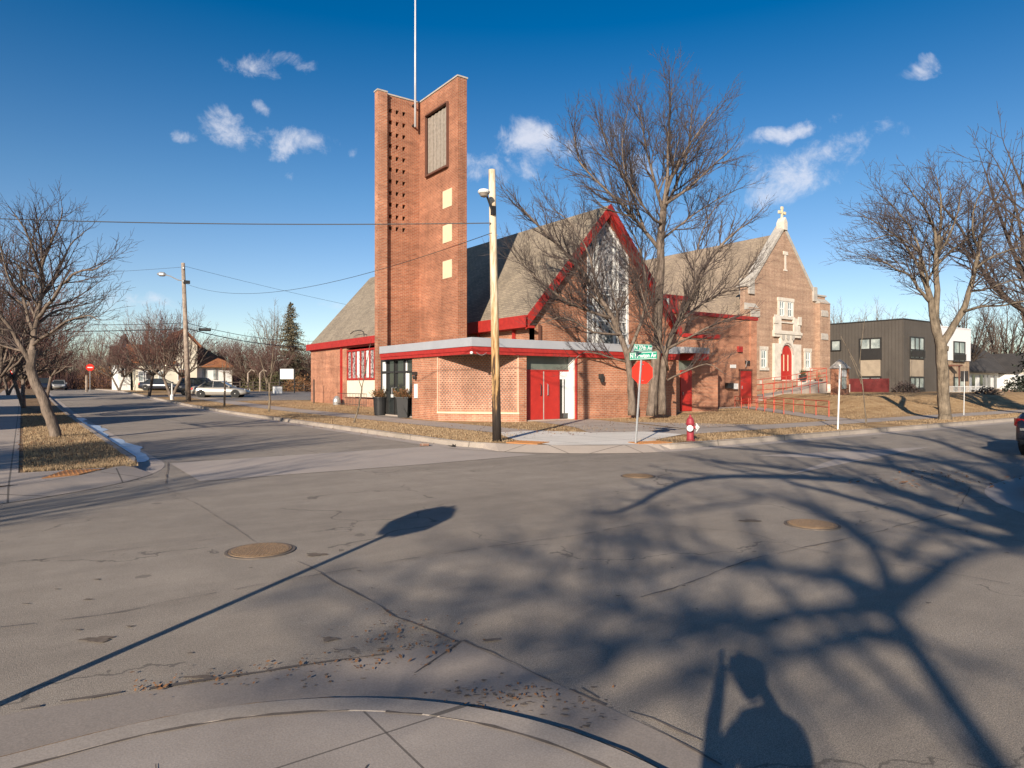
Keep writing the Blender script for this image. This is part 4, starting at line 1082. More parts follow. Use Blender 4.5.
for i_ in range(5):
    t0 = i_/5; t1 = (i_+1)/5
    def ring(t): 
        s_ = (1-t)**.8; hx_, hy_ = (kx1-kx0)/2+.1, (kb1-kb)/2+.1; z = zt+(.0 if t == 0 else .62*t**1.1)
        return [(km-hx_*s_,yc-hy_*s_,z),(km+hx_*s_,yc-hy_*s_,z),(km+hx_*s_,yc+hy_*s_,z),(km-hx_*s_,yc+hy_*s_,z)]
    a_, b_ = ring(t0), ring(min(t1,.97)); 
    for k_ in range(4): cap.poly([a_[k_], a_[(k_+1)%4], b_[(k_+1)%4], b_[k_]])
cap.poly(ring(.97)); cap.obj('stone_cap', M['stone_grey'], kt)
# ------------------------------------------------------------- ramp railings
def railing(pts, h, label, posts=9, bars=(1.0,.62), r=.024):
    p0 = Vector(pts[0]); t_ = thing('handrail', label, 'handrail', p0, 'red handrails of the ramp')
    pts = [Vector(p) for p in pts]
    for bh in bars: MB().tube([p+Vector((0,0,h*bh)) for p in pts], r, 6).obj('rail', M['red_rail'], t_)
    Lt = sum((pts[i+1]-pts[i]).length for i in range(len(pts)-1))
    for k in range(posts):
        d = Lt*k/(posts-1); i = 0
        while i < len(pts)-2 and d > (pts[i+1]-pts[i]).length: d -= (pts[i+1]-pts[i]).length; i += 1
        e = (pts[i+1]-pts[i]); p = pts[i]+e*min(1, d/e.length)
        MB().tube([p-Vector((0,0,.1)), p+Vector((0,0,h))], r, 6).obj('post', M['red_rail'], t_)
def gz(a, b): return Vector((a, b, H(a, b)))
railing([gz(38.5,27.6),gz(34.2,22.3),gz(29.4,16.6)], .72, 'long red handrail beside the diagonal walk, nearest the lawn', 10)
railing([gz(37.2,27.3),gz(33.0,22.4),gz(30.6,19.6)], .7, 'shorter red handrail on the left side of the diagonal walk', 7)
railing([(40.6,29.6,.75),(47.0,29.6,1.25),(AX(827,29.8),29.8,1.9),(AX(827,29.8),31.2,1.9)], 1.0, 'upper red handrail along the ramp in front of the stone portal', 10)
railing([(40.6,28.3,.55),(46.0,28.3,.8),(AX(827,28.3),28.3,1.2)], 1.0, 'lower red handrail along the ramp below the stone portal', 9)
xr = AX(827,28.4); rp = MB(); rp.prism([(40.4,28.4,.3),(xr,28.4,.3),(xr,28.4,1.85),(47,28.4,1.2),(40.4,28.4,.62)], (0,1.3,0))
rpo = rp.obj('ramp', M['walk']); tag(rpo, 'concrete wheelchair ramp rising along the front of the old church', 'ramp')
# ------------------------------------------------------------- dark modern apartment block
MX, MY = 62.9, 28.7; gzm = .75
mb = thing('apartment_building', 'dark corrugated two-storey flat-roofed building with white upper corner block', 'building', (MX, MY, gzm))
xW = AX(939,MY); xE = AX(970,MY)
MB().box(MX,xW+.3,MY,46,gzm-.5,7.3).obj('wall', M['corr'], mb)
MB().box(xW+.3,xE,MY-.06,40,3.9,7.0).obj('upper_block', M['white_clad'], mb)
MB().box(xW+.6,xE-.05,MY+.05,40,gzm-.5,3.9).obj('brick_base', M['brick_tan'], mb)
q = MB(); q.box(MX-.05,xW+.35,MY-.05,46.05,7.3,7.4); q.obj('parapet_cap', M['dark_metal'], mb)
q = MB(); q.box(xW+.28,xE+.05,MY-.1,40.05,7.0,7.1); q.obj('parapet_cap', M['white_clad'], mb)
def zm(py, b): return ZZ(py, MX, b)
def leftwin(p0, p1, y0, y1, n, panel=None):
    b1, b0 = BY(p0, MX), BY(p1, MX); bm = (b0+b1)/2; z0, z1 = zm(y1, bm), zm(y0, bm)
    g = MB().box(MX-.02,MX+.02,b0,b1,z0,z1).obj('window', M['glass_mid'], mb)
    q = MB(); q.box(MX-.1,MX-.0,b0-.12,b0,z0-.1,z1+.1); q.box(MX-.1,MX,b1,b1+.12,z0-.1,z1+.1); q.box(MX-.1,MX,b0,b1,z1,z1+.1); q.box(MX-.1,MX,b0,b1,z0-.1,z0)
    for i in range(1, n): y = b0+(b1-b0)*i/n; q.box(MX-.08,MX-.021,y-.06,y+.06,z0,z1)
    q.obj('window_frame', M['dark_metal'], g); return b0, b1
leftwin(832.3,840.2,341,350,1)
b0, b1 = leftwin(860.8,880.5,339,358.8,2)
MB().box(MX-.09,MX-.03,b0-.02,b1+.02,zm(358.8,(b0+b1)/2),zm(348.5,(b0+b1)/2)).obj('dark_spandrel', M['dark_metal'], mb)
MB().box(MX-.06,MX-.005,b0,b1,zm(376,(b0+b1)/2),zm(359.5,(b0+b1)/2)).obj('tan_panel', plain('tan_clad_panel',(.42,.34,.25),(.3,.24,.18),scale=1.2), mb)
leftwin(860.8,880.5,377.5,384,2)
def frontwin(p0, p1, y0, y1, y=MY, n=3, rail=True):
    a0, a1 = AX(p0, y), AX(p1, y); am = (a0+a1)/2; z0, z1 = ZZ(y1, am, y), ZZ(y0, am, y)
    g = MB().box(a0,a1,y-.04,y-.01,z0,z1).obj('window', M['glass_mid'], mb)
    q = MB(); q.box(a0-.1,a0,y-.1,y,z0-.1,z1+.1); q.box(a1,a1+.1,y-.1,y,z0-.1,z1+.1); q.box(a0,a1,y-.1,y,z1,z1+.1); q.box(a0,a1,y-.1,y,z0-.1,z0)
    for i in range(1, n): x = a0+(a1-a0)*i/n; q.box(x-.05,x+.05,y-.09,y-.04,z0,z1)
    q.box(a0,a1,y-.09,y-.04,z0+(z1-z0)*.38,z0+(z1-z0)*.38+.1)
    q.obj('window_frame', M['dark_metal'], g)
    if rail:
        r = MB(); zt_ = z0+(z1-z0)*.38
        nn = 12
        for i in range(nn+1): x = a0+(a1-a0)*i/nn; r.box(x-.02,x+.02,y-.2,y-.17,z0,zt_)
        r.box(a0,a1,y-.21,y-.16,zt_-.05,zt_); r.box(a0,a1,y-.16,y-.15,z0+.1,zt_-.06)
        r.obj('balcony_rail', M['dark_metal'], g)
    return a0, a1
a0, a1 = frontwin(910,923,338,358)
MB().box(a0,a1,MY-.05,MY-.005,ZZ(376.5,66,MY),ZZ(360,66,MY)).obj('tan_panel', M['cream_wall'] if 0 else bpy.data.materials['tan_clad_panel'], mb)
frontwin(910,923,378,395)
frontwin(953.6,964,342.5,361,MY-.06,2); frontwin(953.6,964,378,394,MY+.05,2)
w1 = MB(); w1.box(AX(949,MY),AX(949.7,MY),MY-.9,MY-.8,gzm,3.3); w1.box(AX(947,MY),AX(951,MY),MY-1.0,MY+.03,3.3,3.45); w1.obj('entry_canopy', M['brown_trim'], mb)
# red bush / fence in front of it
sf = thing('slat_fence', 'dark red slatted fence in front of the dark corrugated building', 'fence', (61,32,gzm))
q = MB(); b_a, b_b = BY(889,61.2), BY(846,61.2)
nn = 46
for i in range(nn): y = b_a+(b_b-b_a)*i/nn; q.box(61.2,61.24,y,y+(b_b-b_a)/nn*.75,gzm-.1,gzm+1.35)
q.obj('slats', M['brown_trim'] if 0 else plain('dark_red_slats',(.2,.03,.03),(.12,.02,.02),rough=.7), sf)
q = MB(); q.box(61.24,61.3,b_a,b_b,gzm+.2,gzm+.3); q.box(61.24,61.3,b_a,b_b,gzm+1.0,gzm+1.1); q.obj('rail', M['brown_trim'], sf)
# ------------------------------------------------------------- bungalow at the right
HX0, HY = AX(971,33), 33
bh = thing('house', 'white bungalow with dark shingle roof and brown brick base beyond the modern block', 'house', (HX0,HY,.6))
hx1 = HX0+16
MB().box(HX0-2,hx1,HY,HY+9,-.1,.95).obj('brick_base', M['brick_brown'], bh)
MB().box(HX0-2,hx1,HY+.04,HY+9,.95,3.0).obj('wall', M['white'], bh)
q = MB(); q.prism([(HX0-3,HY-.8,2.9),(HX0+13,HY-.8,2.9),(HX0+13,HY+4.5,6.7),(HX0-3,HY+4.5,6.7)], (0,0,.2)); q.prism([(HX0-3,HY+9.8,2.9),(HX0-3,HY+4.5,6.7),(HX0+13,HY+4.5,6.7),(HX0+13,HY+9.8,2.9)], (0,0,.2)); q.obj('roof', M['shingle_dark'], bh)
gx = HX0+10.5
q = MB(); q.prism([(gx-2.5,HY-2.2,2.85),(gx+2.5,HY-2.2,5.3),(gx+2.5,HY+6,5.3),(gx-2.5,HY+6,2.85)], (0,0,.18)); q.prism([(gx+2.5,HY-2.2,5.3),(gx+8.5,HY-2.2,2.85),(gx+8.5,HY+6,2.85),(gx+2.5,HY+6,5.3)], (0,0,.18)); q.obj('porch_roof', M['shingle_dark'], bh)
MB().prism([(gx-2.2,HY-1.7,2.85),(gx+2.5,HY-1.7,5.1),(gx+8,HY-1.7,2.85)], (0,.2,0)).obj('gable', M['cream_wall'], bh)
MB().box(gx-2.3,gx+8,HY-1.7,HY,-.1,.95).obj('porch_wall', M['brick_brown'], bh); MB().box(gx-2.3,gx+8,HY-1.65,HY,.95,2.85).obj('porch_upper', M['white'], bh)
for i in range(6):
    x = gx-1.7+i*1.25; g = MB().box(x,x+.85,HY-1.7,HY-1.66,1.05,2.6).obj('window', M['glass'], bh)
    MB().box(x+.4,x+.45,HY-1.72,HY-1.7,1.05,2.6).obj('sash', M['white'], g)
for x in (HX0+.3,HX0+2.5,HX0+3.6,HX0+4.7,HX0+6.6): MB().box(x,x+.8,HY-.02,HY+.03,1.1,2.65).obj('window', M['glass'], bh)
# low wire fence by the lawn before it
lf_ = thing('wire_fence', 'low white wire garden fence on the lawn before the bungalow', 'fence', (66,24,.9))
q = MB(); xs0, xs1 = 62.0, 71
for i in range(40): x = xs0+(xs1-xs0)*i/39; q.tube([(x,25.2,.8),(x,25.2,1.45)], .015, 4)
q.tube([(xs0,25.2,1.4),(xs1,25.2,1.4)], .015, 4); q.tube([(xs0,25.2,1.0),(xs1,25.2,1.0)], .012, 4); q.obj('wire_panel', M['white'], lf_)
# ------------------------------------------------------------- bare trees
def rv(r): 
    return Vector((r.gauss(0,1), r.gauss(0,1), r.gauss(0,1))).normalized()
class Tree:
    def __init__(s, seed, spacing=(.45,.27,.16), ratio=(.55,.5,.5), trop=(.05,.06,.04), wig=(.16,.2,.25), ang=(32,55), rcut=.022, rmin=.0055, maxlev=3, minlen=.16, droop=0):
        s.r = random.Random(seed); s.sp = spacing; s.ra = ratio; s.tr = trop; s.w = wig; s.an = ang; s.rc = rcut; s.rm = rmin; s.ml = maxlev; s.minlen = minlen
        s.thick = MB(); s.thin = MB(); s.n = 0; s.tips = []
    def put(s, pts, rad):
        if rad[0] > s.rc: s.thick.tube(pts, rad, 7 if rad[0] > .07 else 5, cap=rad[0] > .05)
        else: s.thin.tube(pts, rad, 3, cap=False)
    def limb(s, pts, r0, r1, lev=0, t0=.25, sub=3, spr=True):
        pts = [Vector(p) for p in pts]
        out = []; n = len(pts)
        for i in range(n-1):
            p0 = pts[max(0,i-1)]; p1 = pts[i]; p2 = pts[i+1]; p3 = pts[min(n-1,i+2)]
            for k in range(sub):
                t = k/sub; t2 = t*t; t3 = t2*t
                q = .5*((2*p1)+(p2-p0)*t+(2*p0-5*p1+4*p2-p3)*t2+(-p0+3*p1-3*p2+p3)*t3)
                if 0 < len(out): q = q+rv(s.r)*.02*(1 if r0 > .03 else .5)
                out.append(q)
        out.append(pts[-1]); m = len(out)
        rad = [r0+(r1-r0)*(i/(m-1))**.8 for i in range(m)]
        s.put(out, rad)
        if spr: s.sprout(out, rad, lev, t0)
        return out
    def sprout(s, pts, rad, lev, t0):
        if lev >= s.ml: return
        segl = [(pts[i+1]-pts[i]).length for i in range(len(pts)-1)]; T = sum(segl)
        n = int(T*(1-t0)/s.sp[lev]+s.r.random())
        for k in range(n):
            t = t0+(1-t0)*(k+s.r.random())/n; d = t*T; i = 0
            while i < len(segl)-1 and d > segl[i]: d -= segl[i]; i += 1
            e = (pts[i+1]-pts[i]); p = pts[i]+e*min(1, d/max(1e-6, segl[i])); e = e.normalized()
            ax = e.cross(rv(s.r)); 
            if ax.length < 1e-3: continue
            ax.normalize(); a = R_(s.r.uniform(*s.an))
            dd = (Quaternion(ax, a) @ e)
            if dd.z < -.25: dd.z *= -.6; dd.normalize()
            L_ = min(T, 5.0)*s.ra[lev]*(1.15-.6*t)*s.r.uniform(.6, 1.25)
            L_ = max(L_, s.minlen)
            rr = max(s.rm, min(rad[min(i, len(rad)-1)]*.62, .012+L_*.014))
            s.branch(p, dd, L_, rr, lev+1)
        # leader continues
        e = (pts[-1]-pts[-2]).normalized()
        if lev < s.ml: s.branch(pts[-1], e, max(s.minlen*1.5, T*s.ra[lev]*.5 if T < 4 else 1.3), max(s.rm, rad[-1]), lev+1)
    def branch(s, p, d, L_, r, lev):
        st = (.35,.3,.22,.16)[min(3, lev)]; n = max(2, min(9, int(L_/st))); pts = [p.copy()]; q = p.copy(); d = d.copy()
        w = s.w[min(lev-1, 2)]; tr = s.tr[min(lev-1, 2)]
        for i in range(n):
            d = (d+rv(s.r)*w+Vector((0,0,tr*1.3))).normalized(); q = q+d*(L_/n); pts.append(q.copy())
        rad = [max(s.rm*.55, r*(1-.78*i/n)) for i in range(n+1)]
        s.put(pts, rad); s.n += 1
        if lev >= s.ml: s.tips.append(pts[-1])
        s.sprout(pts, rad, lev, .12)
    def build(s, name, label, cat, base, mb='bark', mt='twig', group=None, fruit=None, nf=0):
        t_ = thing(name, label, cat, base, group)
        s.thick.obj('trunk', M[mb], t_, smooth=True); cr_ = s.thin.obj('crown', M[mt], t_, smooth=True)
        if fruit and s.tips:
            m = MB()
            for k in range(nf):
                p = s.r.choice(s.tips)+rv(s.r)*.08; u = rv(s.r)*.028; v_ = rv(s.r)*.028
                m.add([p-u, p+v_, p+u, p-v_], [(0,1,2,3)])
            m.obj('dried_fruit', M[fruit], cr_)
        return t_
def LP(px, py, Y): return V((px-512)/F*Y, Y, CAMZ+(384-py)/F*Y)
# --- big many-stemmed tree in front of the gable
YB = 29.3
T = Tree(11, spacing=(.26,.19,.135), ratio=(.5,.48,.5), ang=(20,44), trop=(.08,.07,.05), wig=(.2,.26,.3), rmin=.0068, rcut=.045)
def TL(*a): return [LP(x, y, YB+d) for x, y, d in a]
T.limb(TL((652,415,0),(653,392,0),(656,360,0),(658,320,.1),(660,275,.1),(661,240,0),(663,212,0)), .23, .15, t0=.75)
T.limb(TL((650,416,-.2),(652,395,-.1),(656,370,0)), .2, .14, spr=False)
T.limb(TL((632,415,.1),(631,390,.1),(627,355,.1),(612,318,0),(592,285,-.3),(568,255,-.6),(545,232,-.9),(522,208,-1.0)), .19, .03, t0=.3)
T.limb(TL((627,355,.1),(640,325,.2),(646,290,.5),(640,250,.8),(625,220,1.0)), .09, .025, t0=.2)
T.limb(TL((612,318,0),(580,308,-.8),(548,288,-1.5),(520,262,-1.8)), .08, .02, t0=.15)
T.limb(TL((600,300,0),(590,258,.5),(572,225,.8),(552,208,.8)), .06, .018, t0=.15)
T.limb(TL((620,335,0),(594,332,-.8),(566,318,-1.4),(545,322,-1.7)), .06, .016, t0=.15)
T.limb(TL((662,414,.1),(662,385,.1),(666,350,.1),(678,322,0),(694,292,-.3),(708,262,-.5),(728,238,-.6),(744,226,-.6)), .19, .03, t0=.35)
T.limb(TL((666,350,.1),(688,338,-.7),(712,325,-1.2),(738,316,-1.5)), .07, .018, t0=.15)
T.limb(TL((680,322,0),(708,300,.5),(735,286,.8),(752,270,.9)), .07, .018, t0=.15)
T.limb(TL((694,292,-.3),(695,260,-.2),(704,228,0),(716,205,0)), .06, .018, t0=.15)
T.limb(TL((668,370,.1),(660,340,-.9),(648,312,-1.6),(640,285,-1.8)), .07, .018, t0=.2)
T.limb(TL((668,380,.1),(684,372,-.6),(706,364,-1.1),(722,372,-1.4)), .05, .014, t0=.2)
T.limb(TL((627,362,.1),(606,356,-.6),(586,352,-1.1),(572,362,-1.3)), .05, .014, t0=.2)
T.limb(TL((660,250,.1),(645,232,-.2),(624,206,-.4),(604,188,-.5),(580,162,-.6),(574,132,-.6)), .1, .022, t0=.15)
T.limb(TL((645,232,-.2),(630,190,.3),(612,155,.5),(598,120,.6)), .07, .018, t0=.15)
T.limb(TL((663,212,0),(654,180,.3),(646,148,.4),(638,105,.5)), .09, .02, t0=.15)
T.limb(TL((663,212,0),(667,178,-.2),(668,140,-.3),(672,88,-.3)), .1, .02, t0=.15)
T.limb(TL((663,212,0),(676,185,.5),(688,150,.8),(692,105,1)), .09, .02, t0=.15)
T.limb(TL((663,205,0),(684,192,-.6),(706,172,-.9),(732,148,-1.0)), .08, .02, t0=.15)
T.limb(TL((661,240,0),(684,222,.6),(708,205,1.0),(736,190,1.1)), .06, .018, t0=.15)
T.limb(TL((662,225,0),(650,215,-.9),(632,190,-1.5),(622,150,-1.7),(628,110,-1.7)), .07, .018, t0=.15)
T.limb(TL((664,200,0),(680,160,-.9),(700,130,-1.2),(716,108,-1.2)), .06, .018, t0=.15)
b0_ = LP(652, 415, YB)
T.build('bare_tree', 'tall many-stemmed bare tree in front of the red-edged gable', 'tree', (b0_.x, b0_.y, .15), 'bark', 'twig')
# --- tree on the right verge
YR = 28.6
T = Tree(23, rcut=.05, spacing=(.24,.18,.125), ratio=(.5,.48,.5), ang=(28,55), trop=(.04,.04,.03), wig=(.22,.3,.36), rmin=.0075)
def TR(*a): return [LP(x, y, YR+d) for x, y, d in a]
T.limb(TR((945,420,0),(943.5,400,.1),(942.5,370,0),(941,348,0),(940,338,0)), .245, .22, spr=False)
T.limb(TR((945,421,0),(944.5,415,0)), .3, .245, spr=False)
T.limb(TR((946,350,-.1),(947.5,346,-.12)), .1, .07, spr=False)
T.limb(TR((940,345,0),(934,322,0),(931,300,.1),(926,285,.1),(922,274,.2)), .17, .09, t0=.6)
T.limb(TR((940,345,0),(936,318,.2),(937,290,.3),(936,262,.3),(937,250,.3)), .15, .09, t0=.6)
T.limb(TR((941,346,0),(950,332,0),(962,312,-.1),(969,292,-.1),(975,270,-.2),(979,248,-.2),(984,225,-.2)), .18, .05, t0=.45)
T.limb(TR((930,302,.1),(918,288,-.3),(910,276,-.5),(898,270,-.7),(884,262,-.9),(864,256,-1.0)), .08, .016, t0=.15)
T.limb(TR((922,274,.2),(912,255,.3),(898,238,.4),(880,225,.4),(862,215,.4)), .07, .016, t0=.15)
T.limb(TR((922,274,.2),(920,250,.6),(908,225,.9),(892,205,1.0),(880,195,1)), .07, .016, t0=.15)
T.limb(TR((928,290,.1),(924,265,-.5),(912,245,-1.0),(890,235,-1.4),(872,240,-1.5)), .06, .016, t0=.15)
T.limb(TR((937,250,.3),(933,225,.1),(922,205,-.1),(908,188,-.2)), .08, .016, t0=.15)
T.limb(TR((937,250,.3),(941,220,.5),(940,195,.7),(936,176,.7)), .08, .016, t0=.15)
T.limb(TR((937,255,.3),(950,235,-.4),(958,210,-.6),(962,185,-.7)), .07, .016, t0=.15)
T.limb(TR((936,265,.3),(952,250,.9),(968,238,1.3),(985,215,1.5),(1000,196,1.5)), .07, .016, t0=.15)
T.limb(TR((975,270,-.2),(990,258,-.7),(1010,250,-1.0),(1035,246,-1.1)), .06, .016, t0=.15)
T.limb(TR((979,250,-.2),(972,230,-.8),(975,205,-1.0),(985,185,-1.1)), .06, .016, t0=.15)
T.limb(TR((969,292,-.1),(990,288,.8),(1015,280,1.4),(1040,282,1.6)), .06, .016, t0=.2)
T.limb(TR((984,225,-.2),(998,205,.2),(1015,195,.4)), .05, .016, t0=.15)
T.limb(TR((962,312,-.1),(982,306,-1.0),(1005,305,-1.6),(1030,300,-1.9)), .07, .018, t0=.25)
T.limb(TR((926,285,.1),(935,262,1.0),(925,240,1.6),(915,220,1.8)), .06, .016, t0=.15)
b1_ = LP(945, 420, YR)
T.build('bare_tree', 'broad bare tree with pale forking trunk on the right verge, before the dark block', 'tree', (b1_.x, b1_.y, .13), 'bark_tan', 'twig')
# --- leaning tree on the left verge
YL = 19.2
T = Tree(31, rcut=.03, spacing=(.22,.16,.11), ratio=(.5,.5,.5), ang=(25,55), trop=(.08,.07,.05), wig=(.2,.28,.32), rmin=.0055)
def TT(*a): return [LP(x, y, YL+d) for x, y, d in a]
T.limb(TT((56,438,0),(52,425,0),(44,403,0),(36,385,0),(31,368,0),(32,350,0)), .155, .12, spr=False)
T.limb(TT((32,356,0),(34,335,.1),(38,312,.1),(42,288,.1),(42,262,.1),(40,240,.1)), .1, .03, t0=.2)
T.limb(TT((31,366,0),(20,345,-.2),(8,325,-.4),(-8,308,-.6),(-25,290,-.6)), .085, .02, t0=.25)
T.limb(TT((34,335,.1),(26,310,.5),(22,285,.8),(18,265,.9),(4,262,1),(-8,250,1)), .06, .018, t0=.15)
T.limb(TT((38,318,.1),(52,300,-.3),(62,285,-.5),(78,272,-.6),(92,270,-.7),(104,264,-.7)), .06, .014, t0=.15)
T.limb(TT((40,300,.1),(54,280,.4),(62,262,.6),(70,245,.7),(84,232,.7)), .055, .014, t0=.15)
T.limb(TT((36,325,.1),(56,312,.6),(80,306,1.0),(94,302,1.2)), .05, .013, t0=.15)
T.limb(TT((33,345,0),(48,334,-.5),(66,322,-.9),(88,316,-1.1),(98,320,-1.2)), .05, .013, t0=.15)
T.limb(TT((42,275,.1),(34,250,-.5),(24,228,-.8),(14,214,-.9)), .05, .013, t0=.15)
T.limb(TT((42,265,.1),(52,240,-.2),(60,222,-.3),(62,208,-.3)), .045, .013, t0=.15)
T.limb(TT((32,350,0),(18,350,.8),(0,345,1.3),(-20,338,1.5)), .055, .014, t0=.2)
T.limb(TT((30,300,.4),(16,290,-.5),(6,270,-.9),(0,240,-1)), .045, .013, t0=.15)
T.limb(TT((42,285,.1),(30,262,.9),(34,235,1.2),(42,215,1.3)), .045, .013, t0=.15)
c = LP(56, 438, YL)
T.build('crab_apple_tree', 'leaning bare crab apple tree with pale knotty trunk on the left verge', 'tree', (c.x, c.y, .13), 'bark', 'twig')
# --- generic bare trees for the distance
def gtree(seed, h, spread, fork=.3, nl=6, lean=0, r0=.16, base=(0,0,0), dens=1.0, trunks=1, up=.9, kw=None):
    rr = random.Random(seed); d = dict(spacing=(.4/dens,.3/dens,.2/dens), ratio=(.5,.5,.5), rmin=.008, ang=(24,52))
    if kw: d.update(kw)
    T = Tree(seed, **d); B = Vector(base)
    for q in range(trunks):
        a0 = rr.uniform(0, 6.28); tx = Vector((math.cos(a0), math.sin(a0), 0))*(.0 if trunks == 1 else .12*h)
        top = B+Vector((lean,0,h*fork))+tx; T.limb([B, B+(top-B)*.5+rv(rr)*.05, top], r0, r0*.75, spr=False)
        ph = rr.uniform(0, 6.28)
        for k in range(nl):
            a = ph+k*2.399; s_ = spread*(.35+.65*rr.random()) if k else spread*.1
            hh = h*(up-.25*rr.random()*(s_/spread)) if k else h*.96
            e = B+Vector((lean,0,0))+tx+Vector((math.cos(a)*s_, math.sin(a)*s_, hh))
            m1 = top.lerp(e, .35)+Vector((math.cos(a)*s_*.12, math.sin(a)*s_*.12, -h*.02)); m2 = top.lerp(e, .7)+rv(rr)*h*.02
            T.limb([top, m1, m2, e], r0*.5, .018, t0=.15)
    return T
O = (0, 0, 0)
crab = gtree(5, 6.0, 3.0, .27, 9, trunks=2, r0=.12, dens=1.1).build('crab_apple_tree', 'x', 'tree', O, 'bark', 'twig_red', 'bare trees along the side street', 'fruit', 1500)
tall = gtree(6, 12, 4.2, .3, 9, r0=.2, dens=.72, kw=dict(rmin=.011)).build('bare_tree', 'x', 'tree', O, 'bark', 'twig_tan', 'distant bare trees')
wide = gtree(8, 11, 5.6, .27, 11, r0=.25, dens=.7, kw=dict(rmin=.011)).build('bare_tree', 'x', 'tree', O, 'bark_dark', 'twig', 'distant bare trees')
bushy = gtree(9, 7.5, 4.6, .15, 13, r0=.15, dens=.9, trunks=2, kw=dict(rmin=.011)).build('bare_tree', 'x', 'tree', O, 'bark', 'twig_red', 'distant bare trees')
used = set()
def place(proto, px, py, Y, s_, label, rz=None, off=0, group=None):
    """stand a tree at depth Y seen under column px"""
    p = V((px-512)/F*Y, Y, 0); z = H(p.x, p.y)-.02
    rz = random.uniform(0, 6.28) if rz is None else rz
    if proto.name not in used:
        used.add(proto.name); proto.location = (p.x, p.y, z); proto.rotation_euler = (0,0,rz); proto.scale = (s_,)*3; proto['label'] = label
        if group: proto['group'] = group
        return proto
    return copy_tree(proto, (p.x, p.y, z), rz, s_, label, group)
place(crab, 149, 0, 62, 1.15, 'young crab apple on the lawn in front of the white house door', 1.0)
place(crab, 171, 0, 57, 1.1, 'twin-stemmed crab apple just left of the grey utility pole', 2.2)
place(crab, 119, 0, 80, 1.0, 'dark crab apple to the left of the white house', 3.0)
place(crab, 24, 0, 40, 1.05, 'dark-trunked small tree behind the leaning tree on the left verge', 4.0)
place(crab, 47, 0, 52, 1.1, 'second small tree behind the leaning tree, nearer the street', 5.0)
place(crab, 8, 0, 60, 1.1, 'farthest small tree at the left edge along the side street', .4)
place(crab, -12, 0, 30, 1.1, 'small tree cut by the left edge of the photo', 1.4)
place(tall, 146, 0, 105, 1.0, 'tall pale bare tree rising behind the white house', 1.0)
place(tall, 96, 0, 120, .95, 'tall pale bare tree beyond the red sign at the end of the street', 2.0)
place(tall, 272, 0, 100, 1.02, 'pale bare tree to the left of the conifer', 2.5)
place(bushy, 228, 0, 95, .86, 'reddish bushy tree right of the orange roof', .7)
place(bushy, 252, 0, 88, .86, 'reddish bushy tree behind the silver car roof', 1.7)
place(bushy, 202, 0, 100, .9, 'reddish bushy tree behind the orange-roofed wing', 2.9)
place(bushy, 306, 0, 92, .7, 'bare tree between the conifer and the brick church corner', 4.2)
place(bushy, 270, 0, 84, .72, 'low bare tree to the left of the white lot sign', 5.2)
place(bushy, 60, 0, 110, .8, 'brown tree beyond the parked car at the end of the side street', .2)
place(bushy, 28, 0, 105, .85, 'brown tree at far left behind the leaning trunk', 1.2)
place(bushy, 122, 0, 108, .75, 'brown tree between the red sign and the white house', 2.2)
place(bushy, 0, 0, 95, .85, 'brown bushy tree filling the left edge', 3.2)
place(bushy, 88, 0, 125, .8, 'brown scrubby tree beyond the end of the street', 4.4)
place(tall, 175, 0, 130, .9, 'faint bare tree far behind the utility pole', 3.3)
place(wide, 60, 0, 150, 1.0, 'broad dark bare tree on the far skyline at left', 3.3)
place(tall, 845, 0, 105, 1.12, 'bare tree behind the left end of the dark block', 4.3)
place(tall, 878, 0, 112, 1.2, 'bare tree behind the middle of the dark block', 5.3)
place(wide, 965, 0, 82, 1.1, 'broad bare tree behind the white corner block', .3)
place(wide, 1006, 0, 96, 1.25, 'broad bare tree behind the bungalow roof', 1.9)
place(wide, 1045, 0, 60, 1.15, 'bare tree leaning in from the right edge over the bungalow', 2.9)
place(tall, 990, 0, 120, 1.15, 'pale bare tree in the gap above the bungalow', 1.3)
place(wide, 1062, 0, 31, 1.28, 'large bare tree whose branches reach in at the right edge', 4.1)
place(tall, 905, 0, 125, 1.1, 'bare tree behind the right end of the dark block', 2.6)
place(bushy, 1000, 0, 100, .9, 'brown scrub tree behind the bungalow ridge', 2.4)
# the far treeline that reads as one brown mass
def farwood(name, label, p0, p1, Y0, Y1, h, n, mat, seed):
    rr = random.Random(seed); m = MB()
    for k in range(n):
        Y = rr.uniform(Y0, Y1); px = rr.uniform(p0, p1); p = V((px-512)/F*Y, Y); hh = h*(.62+.25*math.sin(px*.05+Y)+.2*math.sin(px*.17)+.15*rr.random())
        z = RISE(p.y); zb = z+hh*rr.random()**1.3*.75; ln = rr.uniform(.6,2.2)*(1.6 if zb < z+hh*.3 else 1); a = rr.uniform(0,6.28); t_ = rr.uniform(0,.7)
        q = Vector((p.x,p.y,zb)); d = Vector((math.cos(a)*t_, math.sin(a)*t_, 1)).normalized()*ln; w_ = Vector((math.cos(a+1.5),math.sin(a+1.5),0))*rr.uniform(.012,.05)
        m.add([q-w_, q+w_, q+d], [(0,1,2)])
    tag(m.obj(name, M[mat], origin=(0,0,0)), label, 'trees', kind='stuff')
farwood('far_trees', 'brown haze of distant bare trees along the horizon at left', -80, 330, 120, 190, 11, 42000, 'twig_red', 5)
farwood('far_trees', 'brown haze of distant bare trees along the horizon at right', 800, 1120, 130, 190, 14, 16000, 'twig_tan', 6)
farwood('far_scrub', 'low brown scrub beyond the parking lot and the end of the side street', -60, 320, 104, 122, 2.6, 22000, 'twig_red', 7)
